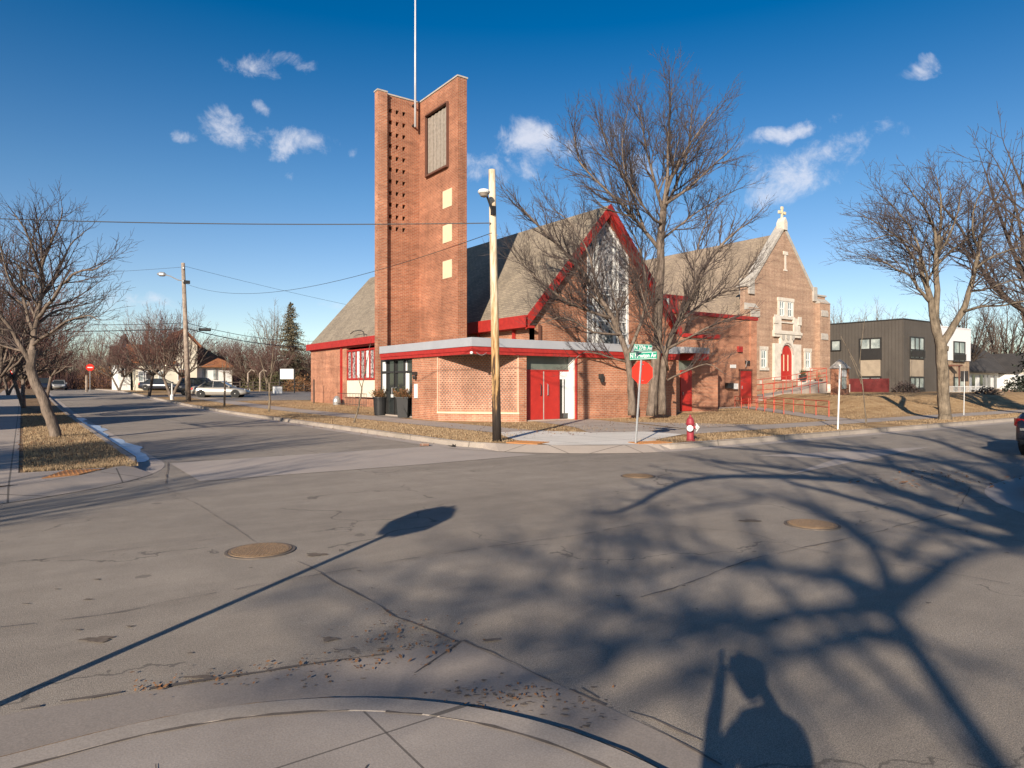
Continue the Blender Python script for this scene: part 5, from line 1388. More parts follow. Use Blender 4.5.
# --- trees behind the camera whose shadows fall across the crossing
TE = math.tan(el)
def SH(px, py, z):
    g = G(px, py); q = g-SD*(z/TE); return Vector((q.x, q.y, z))
T = Tree(41, maxlev=3, spacing=(.42,.36,.4), ratio=(.42,.42,.42), ang=(22,48), trop=(.06,.06,.05), rmin=.009)
bt = V(3.2,-2.3,.03); f0 = SH(1040,536,4.6)
T.limb([bt, bt.lerp(f0,.5)+Vector((.1,0,0)), f0], .3, .24, spr=False)
for pts, r0 in (([(1000,522,4.8),(940,506,4.9),(860,482,5.1),(760,476,5.2),(690,480,5.1),(640,503,4.9)], .13),
                ([(990,505,5.6),(940,477,6.4),(860,462,7.0),(780,452,7.4),(700,446,7.8)], .12),
                ([(1020,500,6.0),(980,475,7.2),(900,453,8.3),(820,443,8.9),(760,437,9.3)], .11),
                ([(1010,470,7.5),(960,450,8.6),(920,437,9.5),(860,430,10)], .1),
                ([(1060,480,7),(1040,455,8.6),(1000,440,9.8),(960,430,10.6)], .1),
                ([(1080,520,6),(1120,480,7.5),(1130,450,9)], .1),
                ([(1000,540,4.9),(930,520,5.2),(860,500,5.6),(800,485,5.9)], .08),
                ([(1010,450,8.8),(990,438,10),(950,428,11),(900,424,11.8)], .09),
                ([(980,520,5.4),(900,490,6.6),(800,470,7.2),(720,462,7.4)], .08),
                ([(1060,510,6.2),(1020,470,8.2),(960,462,8.8),(900,462,9.0)], .08),
                ([(1000,485,7.0),(940,462,8.4),(860,450,9.2),(780,440,9.8),(740,430,10.3)], .09),
                ([(960,490,5.8),(900,470,6.6),(880,455,7.6),(830,448,8.2)], .07)):
    T.limb([f0]+[SH(*p) for p in pts], r0*1.7, .06, t0=.15)
T.build('bare_tree', 'street tree behind the photographer casting long branch shadows over the crossing', 'tree', bt, 'bark', 'twig')
T = Tree(43, spacing=(.38,.32,.3), ratio=(.42,.45,.45), ang=(24,52), trop=(.05,.05,.05), rmin=.012, maxlev=2)
bt = V(-1.3,-7.6,.03); f0 = SH(885,605,5.0)
T.limb([bt, bt.lerp(f0,.5), f0], .075, .065, spr=False)
FK = (885,605,5.0)
for pts, r0 in (([FK,(930,575,5.6),(970,555,6.3),(1024,543,7.0),(1080,520,8)], .16),
                ([FK,(850,580,5.9),(800,572,6.5),(730,565,7.1),(660,545,7.7),(610,540,8.2)], .14),
                ([(905,632,4.75),(840,640,5.4),(760,662,5.9),(660,690,6.1),(590,720,6.3)], .12),
                ([FK,(880,560,6.2),(850,525,7.2),(800,502,8.2),(745,492,8.9)], .12),
                ([FK,(820,612,5.8),(720,620,6.4),(620,612,7.0),(520,590,7.5),(430,580,7.8)], .13),
                ([(740,618,6.3),(640,650,6.6),(540,640,6.9),(440,650,7.0),(350,640,7.1)], .09),
                ([(620,660,6.5),(500,690,6.3),(380,690,6.3),(260,690,6.2)], .08),
                ([(520,600,7.4),(420,610,7.6),(330,590,7.9),(270,600,8)], .07),
                ([(900,560,6.2),(930,520,7.6),(940,495,8.6)], .09),
                ([(700,560,7.4),(620,575,7.9),(540,560,8.4),(470,545,8.9)], .07),
                ([(760,500,8.5),(690,510,8.9),(620,515,9.3)], .06)):
    T.limb([SH(*p) for p in pts], r0*.68, .03, t0=.25)
T.build('bare_tree', 'spreading street tree farther behind the photographer, casting soft blurred shade', 'tree', bt, 'bark', 'twig')
tt = copy_tree(tall, (-13.5, 1.6, .1), 1.2, .72, 'bare tree on the near sidewalk far left of the photographer')
copy_tree(bushy, (-7.6, 12.1, .1), 2.2, .8, 'bare tree on the corner lot left of the frame')
# --- saplings along the side street
def sapling(px, Y, h, forks, label, r=.035, mat='bark_tan', seed=1):
    p = V((px-512)/F*Y, Y, 0); z = H(p.x, p.y); rr = random.Random(seed)
    T = Tree(seed, spacing=(.5,.4,.3), ratio=(.35,.3,.3), maxlev=1, rcut=.015, rmin=.006, minlen=.15)
    B = Vector((p.x, p.y, z)); rgt = V(1,0); fw = V(0,1)
    k = B+Vector((0,0,h*forks[0][1]))+rgt*forks[0][0]
    T.limb([B, B.lerp(k,.5)+rgt*.02, k], r, r*.7, spr=False)
    for x0, z0, x1, z1, d in forks[1]:
        a = B+rgt*x0+Vector((0,0,z0*h)); b = B+rgt*x1+fw*d+Vector((0,0,z1*h)); T.limb([a, a.lerp(b,.5)+Vector((0,0,.04)), b], r*.55, .009, t0=.3, lev=0)
    return T.build('sapling', label, 'sapling', B, mat, 'twig', 'saplings along the kerb')
sapling(354, 26, 2.4, ((.3,.55),[(.3,.55,.05,.8,.1),(.3,.55,.5,.95,-.1),(.4,.75,.2,.98,.2),(.42,.78,.62,1.25,0)]), 'forked leaning sapling at the kerb left of the black planters', .04, seed=3)
sapling(269, 36.7, 3.0, ((.02,.45),[(.02,.45,-.35,.75,.1),(.02,.45,.4,1.0,-.1),(.1,.7,.2,1.15,.1),(-.1,.5,-.5,1.0,0)]), 'young sapling with dark trunk by the parking lot walk', .07, seed=4)
sapling(224.5, 43, 2.9, ((0,.75),[(0,.6,-.2,.98,.1),(0,.75,.3,1.1,-.1)]), 'straight sapling in front of the silver car', .07, seed=5)
sapling(866, 25.6, 3.0, ((-.18,.6),[(-.18,.6,-.9,1.1,.1),(-.25,.75,-.1,1.3,-.1),(-.18,.5,-.6,.85,0)]), 'thin pale sapling on the verge right of the metal post', .03, seed=6)
sapling(232, 60, 3.2, ((0,.6),[(0,.6,.4,1.1,0),(0,.6,-.4,1.0,0)]), 'bare sapling standing behind the silver car', .05, seed=8)
# --- conifer
def spruce(name, label, base, h, r, mat, seed, n=1):
    t_ = thing(name, label, 'tree', base); B = Vector(base); rr = random.Random(seed)
    MB().tube([B, B+Vector((0,0,h*.97))], [r*.06, .03], 7).obj('trunk', M['bark_dark'], t_)
    m = MB(); z = h*.12
    while z < h:
        k = 1-(z/h); rad = r*(k**.8)*rr.uniform(.75,1.12)+.1
        for q in range(int(7+6*k)):
            a = rr.uniform(0, 6.28); L_ = rad*rr.uniform(.6,1.1); d = Vector((math.cos(a), math.sin(a), -.25+rr.uniform(-.1,.3)))
            p = B+Vector((0,0,z)); st = max(3, int(L_/.14))
            for i in range(st):
                c_ = p+d*L_*(i+.7)/st; s_ = .15+.12*(1-i/st)
                for w_ in range(3):
                    u = (rv(rr)+d*.8).normalized()*s_*1.3; v_ = rv(rr)*s_*.3; m.add([c_, c_+u*.5+v_, c_+u, c_+u*.5-v_], [(0,1,2,3)])
        z += h*.022
    m.obj('crown', M[mat], t_); return t_
p = V((291-512)/F*92, 92); spruce('conifer', 'tall narrow olive conifer beside the brick church end', (p.x, p.y, .9), 11.8, 4.0, 'spruce', 3)
p = V((1058-512)/F*37, 37); spruce('conifer', 'dark conifer at the right edge before the bungalow', (p.x, p.y, .9), 5.6, 2.3, 'spruce_dk', 4)
def bush(px, Y, w_, h, label, mat='evergreen', n=1200, name='shrub', seed=1, cat='shrub', z=None):
    p = V((px-512)/F*Y, Y, 0); zz = (H(p.x, p.y) if z is None else z); rr = random.Random(seed)
    t_ = thing(name, label, cat, (p.x, p.y, zz)); B = Vector((p.x, p.y, zz)); m = MB(); st = MB()
    for k in range(14):
        a = rr.uniform(0,6.28); e = B+Vector((math.cos(a)*w_*.3, math.sin(a)*w_*.3, h*.7)); st.tube([B, B.lerp(e,.5)+rv(rr)*.08, e], [.03,.012,.008], 4, False)
    st.obj('stem', M['bark_dark'], t_)
    for k in range(n):
        u = rv(rr); u.z = abs(u.z); q = B+Vector((u.x*w_/2, u.y*w_/2, u.z*h))*rr.uniform(.5,1.0)**.5*(1+.15*math.sin(u.x*7+u.y*5))
        s_ = rr.uniform(.05,.13); a, b = rv(rr)*s_, rv(rr)*s_*.6; m.add([q-a, q+b, q+a, q-b], [(0,1,2,3)])
    m.obj('foliage', M[mat], t_); return t_
bush(284, 84, 5, 2.4, 'olive green shrub mass below the conifer', n=2600, seed=5)
bush(300, 80, 4, 2.0, 'brown scrub against the church end wall', 'leafdry', n=1400, seed=6)
bush(262, 88, 5, 2.2, 'olive shrub behind the white lot sign', n=2200, seed=7)
bush(75, 115, 7, 3.0, 'olive green shrub mass beyond the end of the street', n=2600, seed=8)
bush(55, 118, 6, 3.6, 'rusty orange shrub beyond the parked pale car', 'leafdry', n=2600, seed=9)
bush(105, 105, 8, 3.8, 'brown twiggy hedge between red sign and white house', 'leafdry', n=2200, seed=10)
bush(30, 108, 6, 3.5, 'rusty shrub behind the leaning trunk', 'leafdry', n=2200, seed=14)
bush(905, 57, 2.2, 1.0, 'dark twiggy shrub at the corner of the dark block', 'twig', n=900, seed=12, z=.8)
bush(988, 48, 2, .6, 'low grey shrub before the bungalow', 'twig_tan', n=500, seed=13, z=.8)
bush(1016, 60, 2.2, 1.3, 'rounded dark shrub at the bungalow wall', 'spruce_dk', n=900, seed=15, z=.8)
# ------------------------------------------------------------- houses on the left
# white house with orange roofs
def hipgable(m, x0, x1, y0, y1, ze, zr, axis='x', ov=.4, th=.15):
    if axis == 'x':
        ym = (y0+y1)/2
        m.prism([(x0-ov,y0-ov,ze),(x1+ov,y0-ov,ze),(x1+ov,ym,zr),(x0-ov,ym,zr)], (0,0,th)); m.prism([(x0-ov,ym,zr),(x1+ov,ym,zr),(x1+ov,y1+ov,ze),(x0-ov,y1+ov,ze)], (0,0,th))
    else:
        xm = (x0+x1)/2
        m.prism([(x0-ov,y0-ov,ze),(xm,y0-ov,zr),(xm,y1+ov,zr),(x0-ov,y1+ov,ze)], (0,0,th)); m.prism([(xm,y0-ov,zr),(x1+ov,y0-ov,ze),(x1+ov,y1+ov,ze),(xm,y1+ov,zr)], (0,0,th))
def gablewall(m, x0, x1, y, ze, zr, z0, t=.2):
    m.prism([(x0,y,z0),(x1,y,z0),(x1,y,ze),((x0+x1)/2,y,zr-.05),(x0,y,ze)], (0,t,0))
HB = 92.0   # world y of the house fronts
z0h = RISE(HB)+.1
def hx(px): return AX(px, HB)
def hz(py, px): return ZZ(py, hx(px), HB)
h1 = thing('house', 'cream stucco house with steep orange-brown roof beyond the crab apples', 'house', (hx(175), HB, z0h))
x0, x1 = hx(136), hx(197); 
q = MB(); q.box(x0,x1,HB,HB+9,z0h-.4,4.2); q.prism([(hx(171),HB-.1,4.2),(x1,HB-.1,4.2),(x1,HB-.1,6.4),((hx(171)+x1)/2,HB-.1,8.0),(hx(171),HB-.1,6.4)], (0,8,0)); q.obj('wall', M['cream_wall'], h1)
q = MB(); hipgable(q, x0, hx(171), HB, HB+9, 4.1, 6.4, 'x', .5); xm = (hx(171)+x1)/2
q.prism([(hx(171)-.5,HB-.6,6.1),(xm,HB-.6,8.25),(xm,HB+8.5,8.25),(hx(171)-.5,HB+8.5,6.1)], (0,0,.18)); q.prism([(xm,HB-.6,8.25),(x1+.5,HB-.6,6.1),(x1+.5,HB+8.5,6.1),(xm,HB+8.5,8.25)], (0,0,.18))
q.obj('roof', M['shingle_orange'], h1)
MB().box(hx(150),hx(151.5),HB+3,HB+3.8,6,8.2).obj('chimney', M['brick_brown'], h1)
for p0, p1, y0, y1, mm in ((139,143,372,381,'glass_mid'),(159,163,372,381,'glass_mid'),(178,186,369.5,380,'brown_trim'),(146,151,372,379,'glass')):
    g = MB().box(hx(p0),hx(p1),HB-.06 if p0 < 170 else HB-.16,HB-.0,hz(y1,p0),hz(y0,p0)).obj('window', M[mm], h1)
    a, b = hx(p0), hx(p1); yy = HB-.1 if p0 < 170 else HB-.2
    q = MB(); zt, zb = hz(y0,p0), hz(y1,p0)
    q.box(a-.1,b+.1,yy,yy+.05,zt,zt+.1); q.box(a-.1,b+.1,yy,yy+.05,zb-.1,zb); q.box(a-.1,a,yy,yy+.05,zb,zt); q.box(b,b+.1,yy,yy+.05,zb,zt); q.obj('window_frame', M['white'], g)
h2 = thing('house', 'low white wing with orange hipped roof behind the silver car', 'house', (hx(212), HB, z0h))
q = MB(); q.box(x1+.1,hx(234),HB+1,HB+8,z0h-.4,3.9); q.obj('wall', M['white'], h2)
q = MB(); xa0, xa1 = x1-.2, hx(235); ym = HB+4.5
q.prism([(xa0,HB+.4,3.75),(xa1,HB+.4,3.75),(xa1-3.2,ym,6.5),(xa0+.4,ym,6.5)], (0,0,.15)); q.prism([(xa0+.4,ym,6.5),(xa1-3.2,ym,6.5),(xa1,HB+8.6,3.75),(xa0,HB+8.6,3.75)], (0,0,.15)); q.prism([(xa1,HB+.4,3.75),(xa1,HB+8.6,3.75),(xa1-3.2,ym,6.5)], (0,0,.15)); q.obj('roof', M['shingle_orange'], h2)
for p in (204,215): 
    g = MB().box(hx(p),hx(p+4),HB+.9,HB+1,2.2,3.5).obj('window', M['glass_mid'], h2); MB().box(hx(p)+.28,hx(p)+.34,HB+.86,HB+.9,2.2,3.5).obj('sash', M['brown_trim'], g)
h3 = thing('house', 'small white gabled house with grey roof, left of the cream house', 'house', (hx(124), HB+6, z0h))
q = MB(); q.box(hx(121),hx(134),HB+3,HB+10,z0h-.4,4.0); gablewall(q, hx(128),hx(135),HB+6,5.6,7.6,4.0,4); q.obj('wall', M['white'], h3)
q = MB(); hipgable(q, hx(120), hx(135), HB+3, HB+10, 3.9, 6.3, 'x', .4); hipgable(q, hx(127), hx(136), HB+5.6, HB+10, 5.4, 7.8, 'y', .3); q.obj('roof', M['shingle_dark'], h3)
MB().box(hx(121.5),hx(133),HB+2.3,HB+3,z0h-.3,2.1).obj('porch_wall', M['white'], h3)
for p in (124,128,132): MB().box(hx(p),hx(p+2),HB+2.93,HB+3,2.5,3.7).obj('window', M['glass'], h3)
# houses on the left block, outside the frame, that shade the side street
def lhouse(x0, x1, y0, y1, ze, zr, label):
    t_ = thing('house', label, 'house', ((x0+x1)/2, (y0+y1)/2, .2))
    q = MB(); q.box(x0,x1,y0,y1,.1,ze); ym = (y0+y1)/2
    q.prism([(x1-.2,y0,ze),(x1-.2,y1,ze),(x1-.2,ym,zr)], (.2,0,0)); q.prism([(x0,y0,ze),(x0,y1,ze),(x0,ym,zr)], (.2,0,0)); q.obj('wall', M['white'], t_)
    q = MB(); hipgable(q, x0, x1, y0, y1, ze-.15, zr, 'x', .5); q.obj('roof', M['shingle_dark'], t_)
    for y in (y0+1.5, y1-2.7): MB().box(x1,x1+.05,y,y+1.1,1.2,2.7).obj('window', M['glass'], t_)
    MB().box(x1,x1+.06,ym-.5,ym+.5,.3,2.4).obj('door', M['brown_trim'], t_)
lhouse(-19.5,-11.2,20.6,30,5.0,8.6,'two-storey white house on the corner lot left of the frame')
lhouse(-19,-10.5,33.5,42.5,5.2,8.9,'second white house up the side street, left of the frame')
lhouse(-22,-12.5,56,66,5.6,9.4,'third white house up the side street, left of the frame')
# ------------------------------------------------------------- cars
def car(label, paint, loc, rz, kind='sedan', group=None):
    t_ = thing('parked_car', label, 'car', loc, group); O_ = Vector(loc); Q = Matrix.Rotation(rz, 3, 'Z')
    Lc_ = 4.7; W = .9
    def wv_(x, y, z): return O_+Q @ Vector((x, y, z))
    # lower body, lofted along its length (x forward)
    tall_ = kind == 'suv'
    belt = 1.02 if tall_ else .9; roofz = 1.66 if tall_ else 1.43
    secs = [(-2.35,.42,.62,.62),(-2.3,.32,.86*belt/.9,.78),(-2.1,.28,.98*belt/.9,.86),(-1.5,.22,belt+.02,.9),(-.5,.2,belt,.9),(.6,.2,belt-.01,.9),(1.3,.22,belt-.07,.89),(1.95,.24,belt-.2,.85),(2.25,.3,belt-.3,.76),(2.35,.4,.58,.62)]
    m = MB(); ring = 10
    for x, zb, zt, hw in secs:
        mid = (zb+zt)/2
        pr = [(-hw*.92,zb),(-hw,zb+.1),(-hw,mid),(-hw*.97,zt-.1),(-hw*.86,zt),(hw*.86,zt),(hw*.97,zt-.1),(hw,mid),(hw,zb+.1),(hw*.92,zb)]
        for y, z in pr: m.v.append(tuple(wv_(x, y, z)))
    for i in range(len(secs)-1):
        for k in range(ring): k2 = (k+1) % ring; m.f.append((i*ring+k, i*ring+k2, (i+1)*ring+k2, (i+1)*ring+k))
    m.f.append(tuple(range(ring-1,-1,-1))); m.f.append(tuple((len(secs)-1)*ring+k for k in range(ring)))
    body = m.obj('body', M[paint], t_, smooth=True)
    # greenhouse
    xb0, xb1, xf1, xf0 = (-2.1,-1.75,.35,1.05) if tall_ else (-1.75,-1.1,.2,1.1)
    m = MB(); lo = [(xb0,-.78),(xf0,-.78),(xf0,.78),(xb0,.78)]; hi = [(xb1,-.6),(xf1,-.6),(xf1,.6),(xb1,.6)]
    m.add([wv_(x,y,belt-.04) for x,y in lo]+[wv_(x,y,roofz-.04) for x,y in hi], [(0,3,2,1),(4,5,6,7),(0,1,5,4),(1,2,6,5),(2,3,7,6),(3,0,4,7)])
    gh = m.obj('side_glass', M['glass_store'], t_)
    m = MB(); m.add([wv_(x*1.0+(.03 if x > 0 else -.03),y*1.04,roofz-.06) for x,y in hi]+[wv_(x*.86,y*.86,roofz) for x,y in hi], [(0,3,2,1),(4,5,6,7),(0,1,5,4),(1,2,6,5),(2,3,7,6),(3,0,4,7)]); m.obj('roof', M[paint], t_, bevel=.02)
    pl_ = MB()
    for i in range(4): pl_.tube([wv_(lo[i][0],lo[i][1],belt-.04), wv_(hi[i][0],hi[i][1],roofz-.05)], .045, 5)
    for y in (-1,1): xm = (xb1+xf1)/2; pl_.tube([wv_(xm,y*.79,belt-.04), wv_(xm,y*.61,roofz-.05)], .04, 5)
    pl_.obj('pillar', M[paint], t_)
    for x in (-1.42,1.42):
        for y in (-1,1):
            c_ = wv_(x, y*.84, .33); ax = Q @ Vector((0,y,0))
            wh = MB().lathe([(.2,-.11),(.32,-.1),(.335,-.04),(.335,.04),(.32,.1),(.2,.105)], c_, 22, axis=ax).obj('wheel', M['tyre'], t_)
            r_ = MB().lathe([(.2,.06),(.21,.09),(.06,.1),(.02,.11)], c_, 14, axis=ax)
            r_.obj('rim', M['galv'], wh)
            MB().lathe([(.37,.0),(.37,.075)], c_, 20, axis=ax).obj('wheel_arch', M['black'], body)
    for y in (-1,1):
        m = MB(); m.add([wv_(-2.33,y*.48,.66),wv_(-2.29,y*.78,.68),wv_(-2.12,y*.885,.7),wv_(-2.12,y*.885,.86),wv_(-2.27,y*.78,.86),wv_(-2.34,y*.48,.83)], [(0,1,2,3,4,5) if y > 0 else (5,4,3,2,1,0)])
        v = m.v; m2 = MB().prism([Vector(p)+Q @ Vector((-.01,0,0)) for p in v], Q @ Vector((.03,0,0)) ); m2.obj('tail_light', M['tail'], t_)
        m = MB().prism([wv_(2.3,y*.45,.6),wv_(2.2,y*.8,.62),wv_(2.2,y*.8,.76),wv_(2.28,y*.45,.72)], Q @ Vector((.04,0,0))); m.obj('headlight', M['lens'], t_)
        MB().lathe([(.02,-.1),(.09,-.06),(.09,.06),(.02,.1)], wv_((xf0-.15),y*.95,belt+.05), 8, axis=Q @ Vector((0,1,0))).obj('mirror', M[paint], t_)
    MB().prism([wv_(-2.35,-.7,.6),wv_(-2.35,.7,.6),wv_(-2.35,.7,.655),wv_(-2.35,-.7,.655)], Q @ Vector((-.015,0,0))).obj('trim_strip', M['chrome'], t_)
    MB().prism([wv_(-2.36,-.26,.42),wv_(-2.36,.26,.42),wv_(-2.36,.26,.56),wv_(-2.36,-.26,.56)], Q @ Vector((-.012,0,0))).obj('number_plate', M['white'], t_)
    m = MB().prism([wv_(-2.36,-.7,.3),wv_(-2.36,.7,.3),wv_(-2.36,.7,.4),wv_(-2.36,-.7,.4)], Q @ Vector((.05,0,0))); m.obj('bumper', M['black'], t_)
    return t_
def ground_at(px, Y): p = V((px-512)/F*Y, Y); return Vector((p.x, p.y, H(p.x, p.y)+.01))
g = ground_at(221, 60); car('silver sedan parked broadside in the lot, front to the right', 'silver', g, -TH+.12)
g = ground_at(203, 65); car('dark blue suv parked behind the silver sedan', 'darkcar', g, -TH+.3, 'suv')
g = ground_at(161, 82); car('small dark car parked in front of the cream house', 'darkcar', g, -TH+.05)
g = ground_at(59, 98); car('pale grey car facing the camera at the end of the side street', 'silver', (g.x,g.y,RISE(g.y)+.02), R_(-95))
g = ground_at(44, 92); car('dark car beside the pale grey car at the end of the side street', 'darkcar', (g.x,g.y,RISE(g.y)+.02), R_(-92), 'suv')
car('dark blue car cut by the right edge, red tail light showing', 'darkcar', (20.15, 4.98, .0), 0)
# ------------------------------------------------------------- poles, lamps, wires
b = P(497, 441, .14); YP = 17.72
b = V((497-512)/F*YP, YP, .1); top = LP(491.9, 169.8, YP)
t_ = thing('street_light', 'short wooden street light pole with dark foot at the church corner', 'street light', b)
pts = [b.lerp(top, k/8) for k in range(9)]
MB().tube(pts, [.118-.03*k/8 for k in range(9)], 14).obj('pole', M['pole'], t_, smooth=True)
arm = [LP(492.5,213,YP-.12), LP(490.5,206,YP-.2), LP(488,199,YP-.3), LP(486.5,195,YP-.35)]
la = MB().tube(arm, .028, 8).obj('lamp_arm', M['dark_metal'], t_)
c_ = LP(484, 192, YP-.38)
MB().lathe([(.14,-.035),(.16,.0),(.13,.05),(.05,.075)], c_, 18).obj('lamp_head', M['white'], la, smooth=False)
MB().lathe([(.02,-.14),(.09,-.11),(.13,-.035)], c_, 16).obj('lamp_lens', M['louver'], la)
q = MB(); c2_ = LP(493.2, 211, YP-.1); q.box(c2_.x-.05,c2_.x+.05,c2_.y-.06,c2_.y+.05,c2_.z-.1,c2_.z+.12); q.obj('photocell_box', M['black'], t_)
q = MB(); q.tube([b.lerp(top,.76)+V(-.12,-.02), b.lerp(top,.76)+V(.12,-.02)], .015, 6); q.obj('bolt', M['galv'], t_)
# grey utility pole on the side street
YU = 51.5
b2 = V((188.5-512)/F*YU, YU); b2.z = H(b2.x,b2.y)-.05; top2 = LP(183, 263, YU)
t2 = thing('utility_pole', 'tall weathered grey utility pole with cobra lamp arm on the side street', 'utility pole', b2)
MB().tube([b2, b2.lerp(top2,.45), top2], [.2,.17,.13], 12).obj('pole', M['pole_grey'], t2, smooth=True)
aa = MB().tube([LP(184,281,YU), LP(178,280,YU), LP(170,276,YU), LP(164,274.5,YU)], .045, 6).obj('lamp_arm', M['galv'], t2)
MB().lathe([(.05,-.35),(.16,-.2),(.17,.1),(.06,.32)], LP(161.5,274.2,YU), 10, axis=V(-1,0,.08)).obj('lamp_head', M['galv'], aa)
q = MB(); c3 = LP(185.5, 282, YU-.1); q.box(c3.x-.15,c3.x+.3,c3.y-.1,c3.y+.1,c3.z-.12,c3.z+.12); q.obj('transformer_box', M['dark_metal'], t2)
for zz_ in (268,281): q = MB().lathe([(.03,-.12),(.08,-.05),(.08,.05),(.03,.12)], LP(183.5,zz_,YU-.15), 8); q.obj('insulator', M['galv'], t2)
def wire(p0, p1, sag, label, r=.016, n=28):
    p0, p1 = Vector(p0), Vector(p1)
    pts = [p0.lerp(p1, i/n)-Vector((0,0,4*sag*(i/n)*(1-i/n))) for i in range(n+1)]
    o = MB().tube(pts, r, 5).obj('overhead_wire', M['wire']); return tag(o, label, 'wire')
wire(LP(491,223,YP-.12), V(-22,20.2,6.85), .2, 'upper black wire running left from the wooden light pole past the tower', .014)
wire(LP(491.5,233,YP-.1), LP(184,283,YU), 1.15, 'sagging wire from the wooden light pole to the grey utility pole', .009)
wire(LP(183.5,267,YU), V(-60,62,11.5), .4, 'faint high wire running left from the top of the grey pole', .011)
wire(LP(184,266,YU), V(4,88,8), .8, 'faint high wire running right from the top of the grey pole', .011)
for k, (yl, yp, lb) in enumerate(((326,328.5,'lower'),(318,323,'upper'))):
    wire(LP(186,yp,YU), V(-62,66,CAMZ+(384-yl)/F*66+.4), .5, lb+' telephone cable left of the grey pole', .035 if k == 0 else .022)
    wire(LP(187,yp,YU), LP(350,yp+14,84), .9, lb+' telephone cable right of the grey pole', .035 if k == 0 else .022)
q = MB(); c4 = LP(205,329.6,52.9); d_ = V(1,.18).normalized(); q.tube([c4-d_*.42, c4+d_*.42], .12, 8); tag(q.obj('splice_case', M['black']), 'black cable splice case hanging on the cable right of the grey pole', 'cable box')
# far stop sign and others
def octsign(center, nrm, r, th=.012):
    nrm = Vector(nrm).normalized(); u = nrm.cross(Vector((0,0,1))).normalized(); w_ = Vector((0,0,1))
    pts = [Vector(center)+u*(r*math.cos(R_(22.5+45*k)))+w_*(r*math.sin(R_(22.5+45*k))) for k in range(8)]
    return MB().prism(pts, nrm*th), pts
def textobj(name, s, size, mat, center, xdir, parent):
    cu = bpy.data.curves.new(name, 'FONT'); cu.body = s; cu.size = size; cu.align_x = 'CENTER'; cu.align_y = 'CENTER'; cu.extrude = .002; cu.offset = .004
    tmp = bpy.data.objects.new('tmp', cu); COL.objects.link(tmp)
    dg = bpy.context.evaluated_depsgraph_get(); me = bpy.data.meshes.new_from_object(tmp.evaluated_get(dg)); bpy.data.objects.remove(tmp)
    me.materials.clear(); me.materials.append(mat); o = bpy.data.objects.new(name, me); COL.objects.link(o)
    xd = Vector(xdir).normalized(); zd = Vector((0,0,1)); nd = xd.cross(zd)
    Mx = Matrix((xd, zd, nd)).transposed().to_4x4(); Mx.translation = Vector(center)-WORG[parent.name]
    me.transform(Mx); o.parent = parent; return o
YS = 17.0
sb = V((635.5-512)/F*YS, YS, H(12,13)); st_ = LP(641.2, 360, YS)
t_ = thing('stop_sign', 'octagonal red sign with green street name blades at the church corner', 'street sign', sb)
MB().tube([sb-Vector((0,0,.05)), st_], .028, 8).obj('post', M['galv'], t_)
sc_ = LP(643, 372.5, YS); view = V(.187, 1); az = math.radians(24)
nrm = Matrix.Rotation(az, 3, 'Z') @ view
pm_, _ = octsign(sc_+nrm.normalized()*.035, nrm, .3); plt = pm_.obj('sign_plate', M['stopred'], t_)
MB().box(-.0,.0,0,0,0,0)
up = LP(645, 372, YS)
bk = MB(); u_ = nrm.cross(Vector((0,0,1))).normalized()
bk.tube([sc_-u_*.0+Vector((0,0,-.2)), sc_+Vector((0,0,-.2))+nrm.normalized()*.04], .012, 6); bk.tube([sc_+Vector((0,0,.2)), sc_+Vector((0,0,.2))+nrm.normalized()*.04], .012, 6); bk.obj('bolt', M['galv'], plt)
# blades: lower runs along the side street, upper along the cross street
def blade_sign(center, xd, w_, h, txt, size):
    xd = Vector(xd).normalized(); nd = xd.cross(Vector((0,0,1))); c_ = Vector(center)
    pts = []
    for sx, sz in ((-1,-1),(1,-1),(1,1),(-1,1)): pts.append(c_+xd*sx*w_/2+Vector((0,0,sz*h/2)))
    o = MB().prism([p-nd*.006 for p in pts], nd*.012).obj('name_blade', M['green'], t_)
    bd = MB()
    for sz in (-1,1): bd.prism([c_+xd*sx*(w_/2-.01)+Vector((0,0,sz*(h/2-.016)+dz_))+nd*.006 for sx, dz_ in ((-1,-.006),(1,-.006),(1,.006),(-1,.006))], nd*.002)
    bd.obj('border', M['white'], o)
    textobj('lettering', txt, size, M['white'], c_+nd*.008, xd, o)
blade_sign(LP(643,355.8,YS-.04), (0,-1,0), .9, .185, 'N Newton Av', .15)
blade_sign(LP(643,347.9,YS-.04), (1,0,0), .62, .18, 'N 27th Av', .145)
# second octagonal sign: its shadow crosses the foreground
zc = 2.12
gs = G(423, 519.5); cpt = gs-SD*(zc/TE); cpt = Vector((cpt.x, cpt.y, zc))
sp0 = G(10, 700); bz = Vector((cpt.x, cpt.y, .04)); 
t_ = thing('stop_sign', 'octagonal red sign on the near left corner that throws the long foreground shadow', 'street sign', bz)
MB().tube([bz-Vector((0,0,.1)), cpt+Vector((0,0,.36))], .032, 8).obj('post', M['galv'], t_)
nn_ = (SD+V(1,0)*.55).normalized(); pm_, _ = octsign(cpt-nn_*.045, nn_, .36); pm_.obj('sign_plate', M['stopred'], t_)
